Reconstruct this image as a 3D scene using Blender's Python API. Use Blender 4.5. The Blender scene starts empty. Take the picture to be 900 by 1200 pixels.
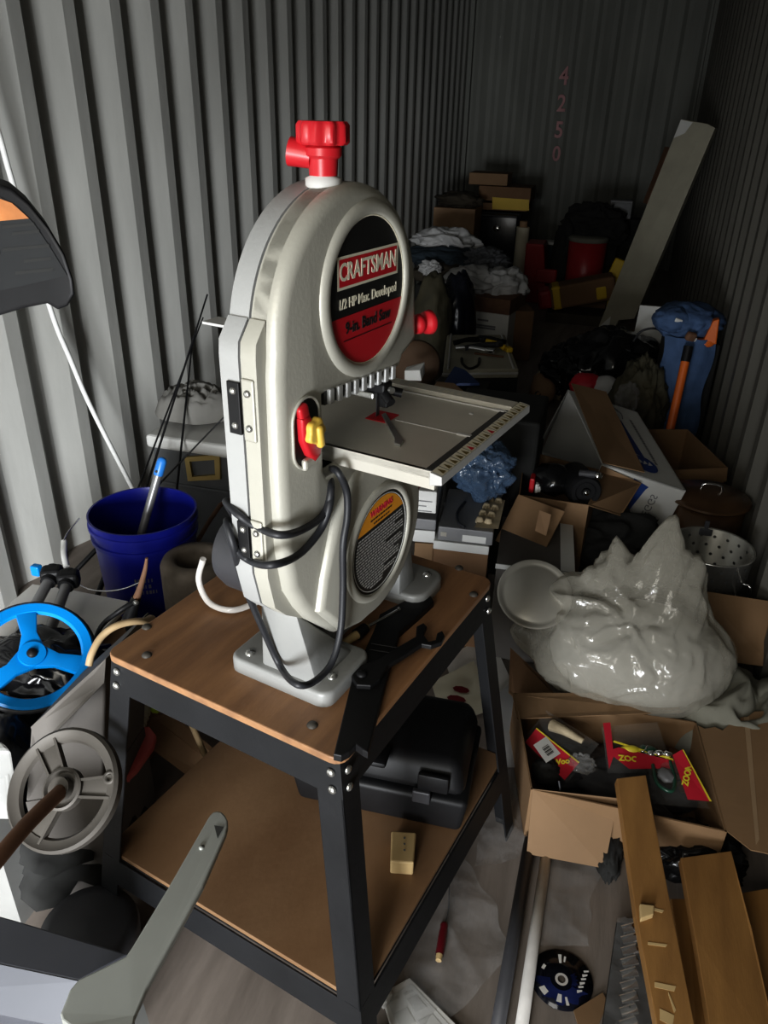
import bpy, bmesh, math, random
from mathutils import Vector, Matrix, noise, Euler
random.seed(7)
PI = math.pi
scene = bpy.context.scene
COL = scene.collection
scene.view_settings.view_transform = 'Standard'
scene.view_settings.look = 'Medium High Contrast'

# ------------------------------------------------------------------ camera
F, CX, CY, EYE = 900.0, 450.0, 600.0, 1.5
_down = Vector((407 - CX, 2310 - CY, F)).normalized()
_up = -_down
_dep = Vector((748 - CX, 134 - CY, F)); _dep -= _up * _dep.dot(_up); _dep.normalize()
_rt = _dep.cross(_up)
RW = Matrix((_rt, _dep, _up))                 # camera (x right, y down, z forward) -> world
cam_d = bpy.data.cameras.new('camera'); cam = bpy.data.objects.new('camera', cam_d); COL.objects.link(cam)
c0, c1, c2 = (RW.col[0], RW.col[1], RW.col[2])
cam.matrix_world = Matrix(((c0.x, -c1.x, -c2.x, 0), (c0.y, -c1.y, -c2.y, 0), (c0.z, -c1.z, -c2.z, EYE), (0, 0, 0, 1)))
cam_d.sensor_width = 36; cam_d.lens = 27.0; cam_d.sensor_fit = 'AUTO'
cam_d.clip_start = 0.02; cam_d.clip_end = 60
scene.camera = cam

def P(x, y, z=None, Y=None, X=None):
    """measured point of the photograph -> place in the room, on a known height / depth / side plane"""
    d = RW @ Vector((x - CX, y - CY, F))
    t = (z - EYE) / d.z if z is not None else (Y / d.y if Y is not None else X / d.x)
    return Vector((d.x * t, d.y * t, EYE + d.z * t))

# ------------------------------------------------------------------ materials
MATS = {}
def mat(name, col, rough=.6, metal=0.0, var=.12, scale=8.0, bump=0.0, bscale=40.0, spec=.5, emit=None, stretch=None, col2=None, coat=0, detail=4):
    if name in MATS: return MATS[name]
    m = bpy.data.materials.new(name); m.use_nodes = True
    nt = m.node_tree; b = nt.nodes['Principled BSDF']
    b.inputs['Roughness'].default_value = rough; b.inputs['Metallic'].default_value = metal
    b.inputs['Specular IOR Level'].default_value = spec
    if coat: b.inputs['Coat Weight'].default_value = coat
    tc = nt.nodes.new('ShaderNodeTexCoord'); mp = nt.nodes.new('ShaderNodeMapping')
    nt.links.new(tc.outputs['Object'], mp.inputs['Vector'])
    if stretch: mp.inputs['Scale'].default_value = stretch
    nz = nt.nodes.new('ShaderNodeTexNoise'); nz.inputs['Scale'].default_value = scale; nz.inputs['Detail'].default_value = detail
    nt.links.new(mp.outputs['Vector'], nz.inputs['Vector'])
    cr = nt.nodes.new('ShaderNodeValToRGB')
    c = Vector(col[:3])
    lo = c * (1 - var) if col2 is None else Vector(col2); hi = c * (1 + var) if col2 is None else c
    cr.color_ramp.elements[0].position = .3; cr.color_ramp.elements[1].position = .7
    cr.color_ramp.elements[0].color = (*lo, 1); cr.color_ramp.elements[1].color = (min(hi.x, 1), min(hi.y, 1), min(hi.z, 1), 1)
    nt.links.new(nz.outputs['Fac'], cr.inputs['Fac']); nt.links.new(cr.outputs['Color'], b.inputs['Base Color'])
    if bump:
        n2 = nt.nodes.new('ShaderNodeTexNoise'); n2.inputs['Scale'].default_value = bscale; n2.inputs['Detail'].default_value = 3
        nt.links.new(mp.outputs['Vector'], n2.inputs['Vector'])
        bp = nt.nodes.new('ShaderNodeBump'); bp.inputs['Strength'].default_value = bump; bp.inputs['Distance'].default_value = .01
        nt.links.new(n2.outputs['Fac'], bp.inputs['Height']); nt.links.new(bp.outputs['Normal'], b.inputs['Normal'])
    MATS[name] = m
    return m

def film(name, tint, clear, rough=.15, edge=.5):
    """clear or milky plastic film: transparent + diffuse + glossy"""
    m = bpy.data.materials.new(name); m.use_nodes = True; nt = m.node_tree
    nt.nodes.clear()
    out = nt.nodes.new('ShaderNodeOutputMaterial')
    tr = nt.nodes.new('ShaderNodeBsdfTransparent'); tr.inputs['Color'].default_value = (.95, .95, .95, 1)
    pr = nt.nodes.new('ShaderNodeBsdfPrincipled'); pr.inputs['Base Color'].default_value = (*tint, 1); pr.inputs['Roughness'].default_value = rough
    pr.inputs['Specular IOR Level'].default_value = .9
    nz = nt.nodes.new('ShaderNodeTexNoise'); nz.inputs['Scale'].default_value = 9; nz.inputs['Detail'].default_value = 5
    tc = nt.nodes.new('ShaderNodeTexCoord'); nt.links.new(tc.outputs['Object'], nz.inputs['Vector'])
    bp = nt.nodes.new('ShaderNodeBump'); bp.inputs['Strength'].default_value = .6; bp.inputs['Distance'].default_value = .02
    nt.links.new(nz.outputs['Fac'], bp.inputs['Height']); nt.links.new(bp.outputs['Normal'], pr.inputs['Normal'])
    lw = nt.nodes.new('ShaderNodeLayerWeight'); lw.inputs['Blend'].default_value = .35
    ma = nt.nodes.new('ShaderNodeMath'); ma.operation = 'MULTIPLY_ADD'; ma.inputs[1].default_value = edge; ma.inputs[2].default_value = 1 - clear
    ma.use_clamp = True
    nt.links.new(lw.outputs['Facing'], ma.inputs[0])
    mx = nt.nodes.new('ShaderNodeMixShader')
    nt.links.new(ma.outputs[0], mx.inputs['Fac']); nt.links.new(tr.outputs[0], mx.inputs[1]); nt.links.new(pr.outputs[0], mx.inputs[2])
    nt.links.new(mx.outputs[0], out.inputs['Surface'])
    MATS[name] = m
    return m

# ------------------------------------------------------------------ mesh builder
def frames(pts, closed=False):
    out = []; n = len(pts); up = Vector((0, 0, 1)); prev = None
    for i in range(n):
        if closed: t = pts[(i + 1) % n] - pts[i - 1]
        else: t = pts[min(i + 1, n - 1)] - pts[max(i - 1, 0)]
        if t.length < 1e-9: t = Vector((0, 0, 1))
        t.normalize()
        if prev is None:
            a = up if abs(t.z) < .9 else Vector((1, 0, 0)); s = t.cross(a).normalized()
        else:
            s = prev - t * prev.dot(t)
            s = s.normalized() if s.length > 1e-6 else t.cross(up).normalized()
        prev = s; out.append((t, s, t.cross(s)))
    return out

def spline(pts, k=6, closed=False):
    pts = [Vector(p) for p in pts]; n = len(pts); out = []
    rng = n if closed else n - 1
    for i in range(rng):
        p0 = pts[i - 1] if (closed or i > 0) else pts[0] * 2 - pts[1]
        p1 = pts[i]; p2 = pts[(i + 1) % n]
        p3 = pts[(i + 2) % n] if (closed or i + 2 < n) else p2 * 2 - p1
        for j in range(k):
            t = j / k
            out.append(.5 * (2 * p1 + (p2 - p0) * t + (2 * p0 - 5 * p1 + 4 * p2 - p3) * t * t + (3 * p1 - p0 - 3 * p2 + p3) * t ** 3))
    if not closed: out.append(pts[-1])
    return out

class MB:
    def __init__(s, M=None): s.bm = bmesh.new(); s.M = M.copy() if M else Matrix.Identity(4)
    def add(s, verts, faces, m=0, L=None, smooth=False):
        M = s.M @ L if L else s.M
        vs = [s.bm.verts.new(M @ Vector(v)) for v in verts]
        for f in faces:
            try:
                fc = s.bm.faces.new([vs[i] for i in f]); fc.material_index = m; fc.smooth = smooth
            except ValueError: pass
        return s
    def merge(s, bm2, m=0, L=None, smooth=False):
        bm2.verts.index_update()
        s.add([v.co.copy() for v in bm2.verts], [[v.index for v in f.verts] for f in bm2.faces], m, L, smooth); bm2.free(); return s
    def box(s, c, size, R=None, m=0, bev=0, seg=2):
        b = bmesh.new(); bmesh.ops.create_cube(b, size=1)
        for v in b.verts: v.co = Vector((v.co.x * size[0], v.co.y * size[1], v.co.z * size[2]))
        if bev: bmesh.ops.bevel(b, geom=b.edges[:], offset=bev, segments=seg, affect='EDGES', profile=.5)
        L = Matrix.Translation(c) @ (R.to_4x4() if R else Matrix.Identity(4))
        return s.merge(b, m, L)
    def hexa(s, p, m=0, bev=0, seg=2):
        """8 corners: 4 of the bottom in order, then 4 of the top"""
        b = bmesh.new(); vs = [b.verts.new(Vector(q)) for q in p]
        for f in ((3, 2, 1, 0), (4, 5, 6, 7), (0, 1, 5, 4), (1, 2, 6, 5), (2, 3, 7, 6), (3, 0, 4, 7)): b.faces.new([vs[i] for i in f])
        bmesh.ops.recalc_face_normals(b, faces=b.faces[:])
        if bev: bmesh.ops.bevel(b, geom=b.edges[:], offset=bev, segments=seg, affect='EDGES', profile=.5)
        return s.merge(b, m)
    def slab(s, quad, t, m=0, bev=0):
        q = [Vector(v) for v in quad]; n = (q[1] - q[0]).cross(q[-1] - q[0]).normalized() * t
        if len(q) == 4: return s.hexa(q + [v + n for v in q], m, bev)
        return s.poly(q, n, m, bev)
    def poly(s, pts, ext, m=0, bev=0, seg=2, capbev=True):
        """planar outline pushed along the vector ext; edges of the far cap bevelled"""
        pts = [Vector(v) for v in pts]; ext = Vector(ext); n = len(pts); b = bmesh.new()
        lo = [b.verts.new(v) for v in pts]; hi = [b.verts.new(v + ext) for v in pts]
        b.faces.new(lo[::-1]); top = b.faces.new(hi)
        for i in range(n): b.faces.new([lo[i], lo[(i + 1) % n], hi[(i + 1) % n], hi[i]])
        bmesh.ops.recalc_face_normals(b, faces=b.faces[:])
        if bev: bmesh.ops.bevel(b, geom=list(top.edges), offset=bev, segments=seg, affect='EDGES', profile=.5, clamp_overlap=True)
        return s.merge(b, m)
    def cyl(s, p0, p1, r0, r1=None, n=24, m=0, cap=True):
        p0, p1 = Vector(p0), Vector(p1); r1 = r0 if r1 is None else r1
        t = (p1 - p0).normalized(); a = Vector((0, 0, 1)) if abs(t.z) < .9 else Vector((1, 0, 0))
        x = t.cross(a).normalized(); y = t.cross(x)
        vs = []; 
        for p, r in ((p0, r0), (p1, r1)):
            vs += [p + (x * math.cos(2 * PI * i / n) + y * math.sin(2 * PI * i / n)) * r for i in range(n)]
        s.add(vs, [[i, (i + 1) % n, n + (i + 1) % n, n + i] for i in range(n)], m, smooth=True)
        if cap:
            s.add(vs[:n], [list(range(n))], m); s.add(vs[n:], [list(range(n))[::-1]], m)
        return s
    def tube(s, pts, r, n=10, m=0, closed=False, k=6, cap=True):
        pts = spline(pts, k, closed) if k > 1 else [Vector(p) for p in pts]
        fr = frames(pts, closed); N = len(pts); vs = []
        rr = r if callable(r) else (lambda u: r)
        for i, (p, (t, a, b)) in enumerate(zip(pts, fr)):
            q = rr(i / max(N - 1, 1))
            vs += [p + (a * math.cos(2 * PI * j / n) + b * math.sin(2 * PI * j / n)) * q for j in range(n)]
        fs = []
        for i in range(N if closed else N - 1):
            k2 = (i + 1) % N
            fs += [[i * n + j, i * n + (j + 1) % n, k2 * n + (j + 1) % n, k2 * n + j] for j in range(n)]
        s.add(vs, fs, m, smooth=True)
        if cap and not closed:
            s.add(vs[:n], [list(range(n))], m); s.add(vs[-n:], [list(range(n))], m)
        return s
    def lathe(s, prof, c, axis=(0, 0, 1), n=40, m=0, smooth=True):
        c = Vector(c); t = Vector(axis).normalized(); a = Vector((0, 0, 1)) if abs(t.z) < .9 else Vector((1, 0, 0))
        x = t.cross(a).normalized(); y = t.cross(x); vs = []
        for r, h in prof:
            vs += [c + t * h + (x * math.cos(2 * PI * i / n) + y * math.sin(2 * PI * i / n)) * max(r, 1e-5) for i in range(n)]
        fs = []
        for k in range(len(prof) - 1):
            fs += [[k * n + i, k * n + (i + 1) % n, (k + 1) * n + (i + 1) % n, (k + 1) * n + i] for i in range(n)]
        return s.add(vs, fs, m, smooth=smooth)
    def sheet(s, nu, nv, fn, m=0, smooth=True, thick=0):
        vs = [Vector(fn(i / nu, j / nv)) for i in range(nu + 1) for j in range(nv + 1)]; w = nv + 1
        fs = [[i * w + j, (i + 1) * w + j, (i + 1) * w + j + 1, i * w + j + 1] for i in range(nu) for j in range(nv)]
        return s.add(vs, fs, m, smooth=smooth)
    def blob(s, c, r, amp=.2, freq=2.5, seed=0, sub=4, R=None, m=0, floor=None, ridge=.6, fine=.18):
        b = bmesh.new(); bmesh.ops.create_icosphere(b, subdivisions=sub, radius=1)
        o = Vector((seed * 3.7, seed * 1.3, seed * 7.1)); c = Vector(c)
        for v in b.verts:
            d = v.co.normalized(); q = d * freq + o
            w = q + Vector((noise.noise(q * .7), noise.noise(q * .7 + Vector((5, 1, 2))), noise.noise(q * .7 + Vector((1, 8, 3))))) * .9
            a = noise.noise(w)
            n1, n2 = noise.noise(w * 1.3), noise.noise(w * 2.6 + o)
            rg = (1 - math.sqrt(n1 * n1 + .006) * 2.3) * ridge + fine * (1 - math.sqrt(n2 * n2 + .012) * 2.3)
            k = 1 + amp * (a * .8 + rg - .35)
            p = Vector((d.x * r[0], d.y * r[1], d.z * r[2])) * k
            if R: p = R @ p
            v.co = c + p
            if floor is not None and v.co.z < floor: v.co.z = floor + (v.co.z - floor) * .03
        return s.merge(b, m, smooth=True)
    def text(s, txt, size, L, m=0, ext=.0004, align='CENTER', sx=1.0, bold=0.0):
        cu = bpy.data.curves.new('t', 'FONT'); cu.body = txt; cu.size = size; cu.align_x = align; cu.align_y = 'CENTER'; cu.extrude = ext; cu.offset = bold
        cu.resolution_u = 4
        ob = bpy.data.objects.new('t', cu); COL.objects.link(ob)
        dg = bpy.context.evaluated_depsgraph_get(); me = bpy.data.meshes.new_from_object(ob.evaluated_get(dg))
        S = Matrix.Diagonal((sx, 1, 1, 1))
        s.add([S @ v.co for v in me.vertices], [list(p.vertices) for p in me.polygons], m, L)
        bpy.data.objects.remove(ob); bpy.data.curves.remove(cu); bpy.data.meshes.remove(me)
        return s
    def build(s, name, mats, parent=None, base=None, smooth_angle=None, recalc=True):
        if recalc: bmesh.ops.recalc_face_normals(s.bm, faces=s.bm.faces[:])
        me = bpy.data.meshes.new(name)
        ob = bpy.data.objects.new(name, me); COL.objects.link(ob)
        if parent is not None:
            root = parent if parent.parent is None else parent.parent
            s.bm.transform(WM[root.name].inverted()); ob.parent = parent
        elif base is not None:
            s.bm.transform(Matrix.Translation(-Vector(base))); ob.location = base
            WM[ob.name] = Matrix.Translation(base)
        else: WM[ob.name] = Matrix.Identity(4)
        s.bm.to_mesh(me); s.bm.free()
        for q in (mats if isinstance(mats, (list, tuple)) else [mats]): me.materials.append(q)
        if smooth_angle: 
            for p in me.polygons: p.use_smooth = True
            try: me.set_sharp_from_angle(angle=math.radians(smooth_angle))
            except Exception: pass
        return ob
WM = {}
def tag(o, label=None, cat=None, group=None, kind=None):
    if label: o['label'] = label
    if cat: o['category'] = cat
    if group: o['group'] = group
    if kind: o['kind'] = kind
    return o
def thing(name, loc, label, cat, group=None, rotz=0):
    o = bpy.data.objects.new(name, None); COL.objects.link(o); o.empty_display_size = .05
    o.location = loc; o.rotation_euler = (0, 0, rotz)
    WM[o.name] = Matrix.Translation(loc) @ Matrix.Rotation(rotz, 4, 'Z')
    return tag(o, label, cat, group)
def rotz(a): return Matrix.Rotation(a, 3, 'Z')
def rot(x, y, z): return Euler((x, y, z)).to_matrix()
def frame_of(o, x, y):
    """4x4 whose local x/y axes run along the vectors x, y (z = their normal), at o: for lettering"""
    x = Vector(x).normalized(); n = x.cross(Vector(y)).normalized(); y = n.cross(x)
    return Matrix(((x.x, y.x, n.x, o[0]), (x.y, y.y, n.y, o[1]), (x.z, y.z, n.z, o[2]), (0, 0, 0, 1)))
def arc(cx, cy, r, a0, a1, n):
    return [(cx + r * math.cos(math.radians(a0 + (a1 - a0) * i / n)), cy + r * math.sin(math.radians(a0 + (a1 - a0) * i / n))) for i in range(n + 1)]
M = MATS
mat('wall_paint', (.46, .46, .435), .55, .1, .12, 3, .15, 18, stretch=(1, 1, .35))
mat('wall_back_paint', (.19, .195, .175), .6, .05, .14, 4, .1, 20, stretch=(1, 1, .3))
mat('wall_right_shade', (.12, .115, .10), .65, .05, .14, 4, .1, 20, stretch=(1, 1, .3))  # darker copy of the wall paint: this side's shade put into the colour
mat('taupe', (.115, .105, .095), .7, 0, .1)
mat('machine_grey', (.065, .068, .08), .5, .1, .08)
mat('jug_white', (.26, .26, .25), .5)
mat('floor_wood', (.29, .25, .22), .6, 0, .25, 6, .10, 35, col2=(.185, .158, .137), stretch=(4, .5, 1))
mat('ceiling_paint', (.25, .25, .24), .7)
mat('cast_grey', (.455, .445, .39), .42, .15, .03, 5, .04, 180)
mat('cast_grey_cool', (.42, .425, .42), .42, .15, .03, 5, .04, 180)
mat('seam_dark', (.05, .05, .048), .8)
mat('black_plastic', (.010, .010, .011), .5, 0, .2, 10, spec=.3)
mat('black_paint', (.013, .0135, .015), .55, .0, .2, 7, .06, 60, spec=.28)
mat('rubber', (.022, .023, .027), .5, 0, .15)
mat('motor_grey', (.045, .045, .05), .5, .1, .1)
mat('red_plastic', (.55, .02, .03), .35, 0, .05)
mat('yellow_plastic', (.75, .50, .09), .4, 0, .05)
mat('steel', (.55, .55, .53), .3, .9, .08, 12)
mat('bolt_steel', (.62, .62, .6), .25, .9, .05)
mat('alu', (.55, .53, .47), .45, .15, .04, 14)
mat('alu_light', (.58, .58, .57), .45, .2, .04)
mat('white_paint', (.68, .68, .66), .5, 0, .05)
mat('cream_print', (.70, .66, .52), .6, 0, .03)
mat('label_black', (.012, .012, .012), .4, 0, .1)
mat('label_red', (.50, .015, .025), .42, 0, .04)
mat('label_rust', (.42, .16, .05), .5, 0, .25, 20)
mat('label_orange', (.72, .30, .02), .5, 0, .05)
mat('label_grey', (.5, .5, .48), .5)
mat('table_wood', (.36, .195, .095), .5, 0, .12, 5, .08, 60, col2=(.235, .125, .065), stretch=(9, 1, 9))
mat('shelf_wood', (.29, .18, .10), .42, 0, .15, 3, .05, 40, col2=(.20, .115, .06), stretch=(2.2, 1, 2))
mat('plank_wood', (.38, .205, .07), .5, 0, .15, 4, .06, 50, col2=(.25, .13, .045), stretch=(6, .8, 6))
mat('raw_wood', (.55, .40, .20), .6, 0, .12, 9)
mat('card', (.25, .155, .082), .75, 0, .1, 5, .05, 40)
mat('card_dark', (.20, .115, .06), .8, 0, .12, 5)
mat('card_edge', (.36, .25, .15), .8)
mat('blue_bucket', (.008, .012, .20), .32, 0, .06)
mat('blue_bright', (.0, .22, .62), .35, 0, .05)
mat('blue_cap', (.03, .20, .60), .35)
mat('grey_tube', (.27, .27, .275), .38, .5, .08)
mat('paper', (.72, .71, .68), .7, 0, .04)
mat('cast_base', (.30, .303, .295), .45, .1, .04, 5, .04, 180)
mat('dusty_metal', (.085, .077, .067), .6, .3, .15, 10)
mat('arm_grey', (.34, .35, .325), .45, .35, .06)
mat('stone', (.115, .095, .075), .85, 0, .3, 12, .3, 40)
mat('gold', (.50, .38, .16), .35, .8, .08)
mat('trunk_grey', (.115, .12, .125), .5, .1, .1)
mat('cloth_grey', (.21, .205, .19), .9, 0, .12, 8)
mat('filling', (.46, .45, .41), .9, 0, .05)
mat('label_dim', (.022, .023, .024), .6, 0, .1, spec=.2)
mat('cloth_white', (.50, .50, .50), .9, 0, .06)
mat('cloth_beige', (.20, .195, .16), .9, 0, .12)
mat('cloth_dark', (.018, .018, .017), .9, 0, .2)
mat('cloth_teal', (.028, .042, .055), .9, 0, .2)
mat('cloth_brown', (.055, .045, .032), .9, 0, .25)
mat('cloth_heather', (.11, .115, .125), .9, 0, .3, 40)
mat('denim', (.055, .10, .20), .85, 0, .2, 14, .15, 120)
mat('bag_black', (.008, .008, .009), .18, 0, .2)
mat('bag_navy', (.012, .014, .022), .25, 0, .2)
mat('moss', (.085, .075, .045), .8, 0, .4, 9, .2, 30, col2=(.04, .038, .025))
mat('foam', (.36, .34, .27), .85, 0, .08, 8, .1, 60)
mat('orange', (.62, .14, .02), .45, 0, .08)
mat('cooler_red', (.36, .02, .025), .4, 0, .08)
mat('yellow', (.62, .42, .02), .5, 0, .06)
mat('brown_pot', (.09, .05, .025), .3, .2, .2)
mat('reel_brown', (.085, .05, .028), .8, 0, .15)
mat('tan', (.34, .215, .125), .7, 0, .15)
mat('pipe_white', (.62, .60, .57), .5, 0, .12, 18)
mat('pipe_dark', (.06, .06, .066), .5, .1, .15)
mat('chrome', (.75, .75, .75), .12, 1, .06)
mat('pot_steel', (.55, .54, .5), .25, .85, .1, 8)
mat('lid_steel', (.42, .40, .35), .35, .5, .06)
mat('maroon', (.16, .012, .02), .35)
mat('tan_hose', (.45, .33, .19), .55)
mat('hose_ivory', (.6, .56, .44), .6, 0, .1)
mat('rust', (.16, .085, .05), .8, .1, .25, 15)
mat('pink_red', (.62, .13, .12), .55, 0, .12)
mat('print_blue', (.015, .05, .22), .5)
mat('print_pink', (.45, .09, .14), .5)
mat('print_grey', (.17, .17, .18), .6)
mat('print_red', (.50, .02, .04), .5)
mat('print_yellow', (.75, .62, .05), .5)
mat('carton_white', (.60, .60, .58), .6, 0, .04)
mat('box_grey', (.17, .17, .175), .5, 0, .08)
mat('paint_pink', (.6, .33, .34), .7, 0, .15)
mat('rope_white', (.72, .72, .70), .7, 0, .06, 60)
mat('lime', (.45, .62, .03), .5)
mat('lure_green', (.02, .07, .045), .3)
mat('feather', (.40, .33, .22), .8, 0, .25, 30)
mat('blue_dark', (.012, .03, .10), .5)
mat('cd_reflection', (.06, .09, .36), .15, .6, .5, 14, col2=(.01, .012, .03))
mat('cd_black', (.008, .009, .016), .12, .2)
film('clear_film', (.7, .7, .7), .88, .06, .22)
film('milky_film', (.42, .40, .34), .64, .09, .55)
film('blue_film', (.10, .16, .26), .45, .2)
film('pack_film', (.8, .8, .78), .95, .07, .15)
film('hose_clear', (.75, .72, .68), .5, .15)
# ------------------------------------------------------------------ the container
XL, XR, YB, YF, ZC = -1.77, .56, 9.2, -1.3, 2.69
def corrugated(name, length, place, period=.258, depth=.036, h=ZC, m=None, phase=0.0):
    mb = MB(); prof = []
    s = -phase; k = 0
    while s < length:
        for d, o in ((0, 0), (.06, 0), (.108, -depth), (.158, -depth)): prof.append((s + d * period / .258, o))
        s += period
    prof = [(min(max(a, 0), length), o) for a, o in prof]
    vs = []
    for a, o in prof: vs += [place(a, o, 0), place(a, o, h)]
    fs = [[2 * i, 2 * i + 1, 2 * i + 3, 2 * i + 2] for i in range(len(prof) - 1) if prof[i + 1][0] > prof[i][0]]
    mb.add(vs, fs); o = mb.build(name, m, recalc=False); o['kind'] = 'structure'; return o
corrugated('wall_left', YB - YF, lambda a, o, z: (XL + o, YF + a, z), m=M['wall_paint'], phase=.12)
corrugated('wall_right', YB - YF, lambda a, o, z: (XR - o, YB - a, z), m=M['wall_right_shade'])
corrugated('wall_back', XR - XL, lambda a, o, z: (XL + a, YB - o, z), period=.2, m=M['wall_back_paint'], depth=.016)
b = MB(); b.box(((XL + XR) / 2, (YB + YF) / 2, -.02), (XR - XL + .2, YB - YF + .2, .04)); tag(b.build('floor', M['floor_wood']), kind='structure')
b = MB(); b.box(((XL + XR) / 2, (YB + YF) / 2, ZC + .02), (XR - XL + .2, YB - YF + .2, .04)); tag(b.build('ceiling', M['ceiling_paint']), kind='structure')
# corner posts at the back of the container
for i, x in enumerate((XL - .01, XR + .01)):
    b = MB(); b.box((x, YB - .03, ZC / 2), (.07, .1, ZC)); tag(b.build('trim_%d' % (i + 1), M['wall_back_paint']), kind='structure')
# painted number running down the back wall
for ch, (px, py), s in (('4', (661, 90), .17), ('2', (658, 122), .16), ('5', (655, 153), .16), ('0', (652, 181), .15)):
    p = P(px, py, Y=YB - .045); mb = MB()
    mb.text(ch, s * 1.35, frame_of(p, (1, 0, 0), (0, 0, 1)), ext=.002, sx=.85, bold=.004)
    tag(mb.build('trim_%d' % (3 + '4250'.index(ch)), M['paint_pink']), kind='structure')
# ------------------------------------------------------------------ tool stand (own axes: x across, y along)
B0 = P(400, 893, z=.7); SROT = math.radians(-13.39)
MS = Matrix.Translation((B0.x, B0.y, 0)) @ Matrix.Rotation(SROT, 4, 'Z')
def S(x, y, z): return MS @ Vector((x, y, z))
st = thing('tool_stand', S(-.23, .27, 0), 'black steel tool stand with brown wooden top and lower shelf carrying the band saw', 'stand', rotz=SROT)
TW, TD, TZ, SZ = .46, .545, .7, .235
b = MB(MS); pts = [(-TW, 0), (0, 0), (0, TD), (-TW, TD)]
def rrect(x0, y0, x1, y1, r, n=4):
    return arc(x1 - r, y0 + r, r, -90, 0, n) + arc(x1 - r, y1 - r, r, 0, 90, n) + arc(x0 + r, y1 - r, r, 90, 180, n) + arc(x0 + r, y0 + r, r, 180, 270, n)
b.poly([(x, y, TZ - .012) for x, y in rrect(-TW, 0, 0, TD, .02)], (0, 0, .012), bev=.002)
b.build('tabletop', M['table_wood'], st)
sp = .10; sy = .07
def legx(cx, cy, z):                                  # corner of a leg at height z
    k = (TZ - .015 - z) / TZ
    return Vector((cx + (sp if cx > -.2 else -sp) * k, cy + (sy if cy > .2 else -sy) * k, z))
corners = [(-.006, .006), (-.006, TD - .006), (-TW + .006, TD - .006), (-TW + .006, .006)]
for cx, cy in corners:
    b = MB(MS); dx = -1 if cx > -.2 else 1; dy = -1 if cy > .2 else 1; t = .004; w = .045
    top, bot = legx(cx, cy, TZ - .014), legx(cx, cy, 0)
    for ax, ay in ((w, t), (t, w)):
        q = []
        for p in (bot, top):
            x0, x1 = sorted((p.x, p.x + dx * ax)); y0, y1 = sorted((p.y, p.y + dy * ay))
            q += [(x0, y0, p.z), (x1, y0, p.z), (x1, y1, p.z), (x0, y1, p.z)]
        b.hexa(q, bev=.0012)
    leg = b.build('leg', M['black_paint'], st)
    for zz in (TZ - .033, TZ - .062):
        p = legx(cx, cy, zz)
        for off in ((-dx * .001, dy * .016), (dx * .016, -dy * .001)):
            c = Vector((p.x + off[0], p.y + off[1], zz)); n = Vector((-dx, 0, 0)) if abs(off[0]) < .005 else Vector((0, -dy, 0))
            r = MB(MS); r.lathe([(.007, 0), (.007, .002), (.0045, .0045), (0, .005)], c, n, 12)
            r.build('bolt', M['bolt_steel'], leg)
def rail(a, bb, z0, z1, t=.004, nm='apron'):
    b = MB(MS); p, q = legx(*a, z1), legx(*bb, z1); p2, q2 = legx(*a, z0), legx(*bb, z0)
    d = (q - p).normalized(); n = d.cross(Vector((0, 0, 1))) * -1
    inn = n * .03
    b.slab([p2 + n * .004, q2 + n * .004, q + n * .004, p + n * .004], t, bev=.001)
    b.slab([p + n * .006, q + n * .006, q + inn, p + inn], .003)
    b.build(nm, M['black_paint'], st)
ring = corners + [corners[0]]
for i in range(4):
    rail(ring[i], ring[i + 1], TZ - .075, TZ - .013)
    rail(ring[i], ring[i + 1], SZ - .075, SZ - .012, nm='shelf_rail')
a, c = legx(*corners[3], SZ), legx(*corners[1], SZ)
b = MB(MS); b.box(((a.x + c.x) / 2, (a.y + c.y) / 2, SZ - .005), (c.x - a.x - .012, c.y - a.y - .012, .01), bev=.001)
b.build('shelf', M['shelf_wood'], st)
for px, py in ((172, 768), (172, 735), (366, 850), (555, 697), (538, 666)):
    p = MS.inverted() @ P(px, py, z=TZ); b = MB(MS); b.lathe([(.0085, 0), (.0085, .001), (.006, .004), (.002, .005), (.0, .005)], (p.x, p.y, TZ), n=14)
    b.build('carriage_bolt', M['dusty_metal'], st)

# ------------------------------------------------------------------ band saw, in the same axes
sw = thing('band_saw', S(-.15, .28, TZ), 'pale grey benchtop band saw with red top knob standing on the wooden stand', 'band saw', rotz=SROT)
C0, R0 = (.2, 1.25), .17
up_arc = arc(C0[0], C0[1], R0, 0, 180, 40)            # from right over the top to left
LC, LR = (.25, .912), .153
low_arc = arc(LC[0], LC[1], LR, -100, 62, 22)
def outline(boss):
    o = [(.376, 1.20), (.37, 1.25)] + up_arc[1:]
    if boss: o += [(.031, 1.285), (.012, 1.262), (.010, 1.245), (.010, .955), (.022, .90), (.045, .875)]
    else: o += [(.026, 1.22), (.024, 1.10), (.026, .99), (.038, .92), (.06, .88)]
    o += [(.085, .845), (.15, .782), (.205, .763)] + low_arc + [(.26, 1.062), (.13, 1.062), (.124, 1.075), (.124, 1.172), (.30, 1.156), (.325, 1.158), (.334, 1.172), (.374, 1.188)]
    return o
def yz(o, x): return [(x, y, z) for y, z in o]
def offset(o, d):
    out = []; n = len(o)
    for i in range(n):
        p, q, r = Vector(o[i - 1]), Vector(o[i]), Vector(o[(i + 1) % n])
        e1, e2 = (q - p), (r - q)
        nn = Vector((-e1.y, e1.x)).normalized() + Vector((-e2.y, e2.x)).normalized()
        out.append(tuple(q + nn.normalized() * d))
    return out
XR_, XS, XC = -.172, -.142, -.100
b = MB(MS); b.poly(yz(outline(True), XS - .002), (XR_ - XS + .002, 0, 0), bev=.009, seg=3)
b.build('rear_housing', M['cast_grey_cool'], sw, smooth_angle=35)
b = MB(MS); b.poly(yz(offset(outline(True), .004), XS - .004), (.01, 0, 0)); b.build('seam', M['seam_dark'], sw)
b = MB(MS)
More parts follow.
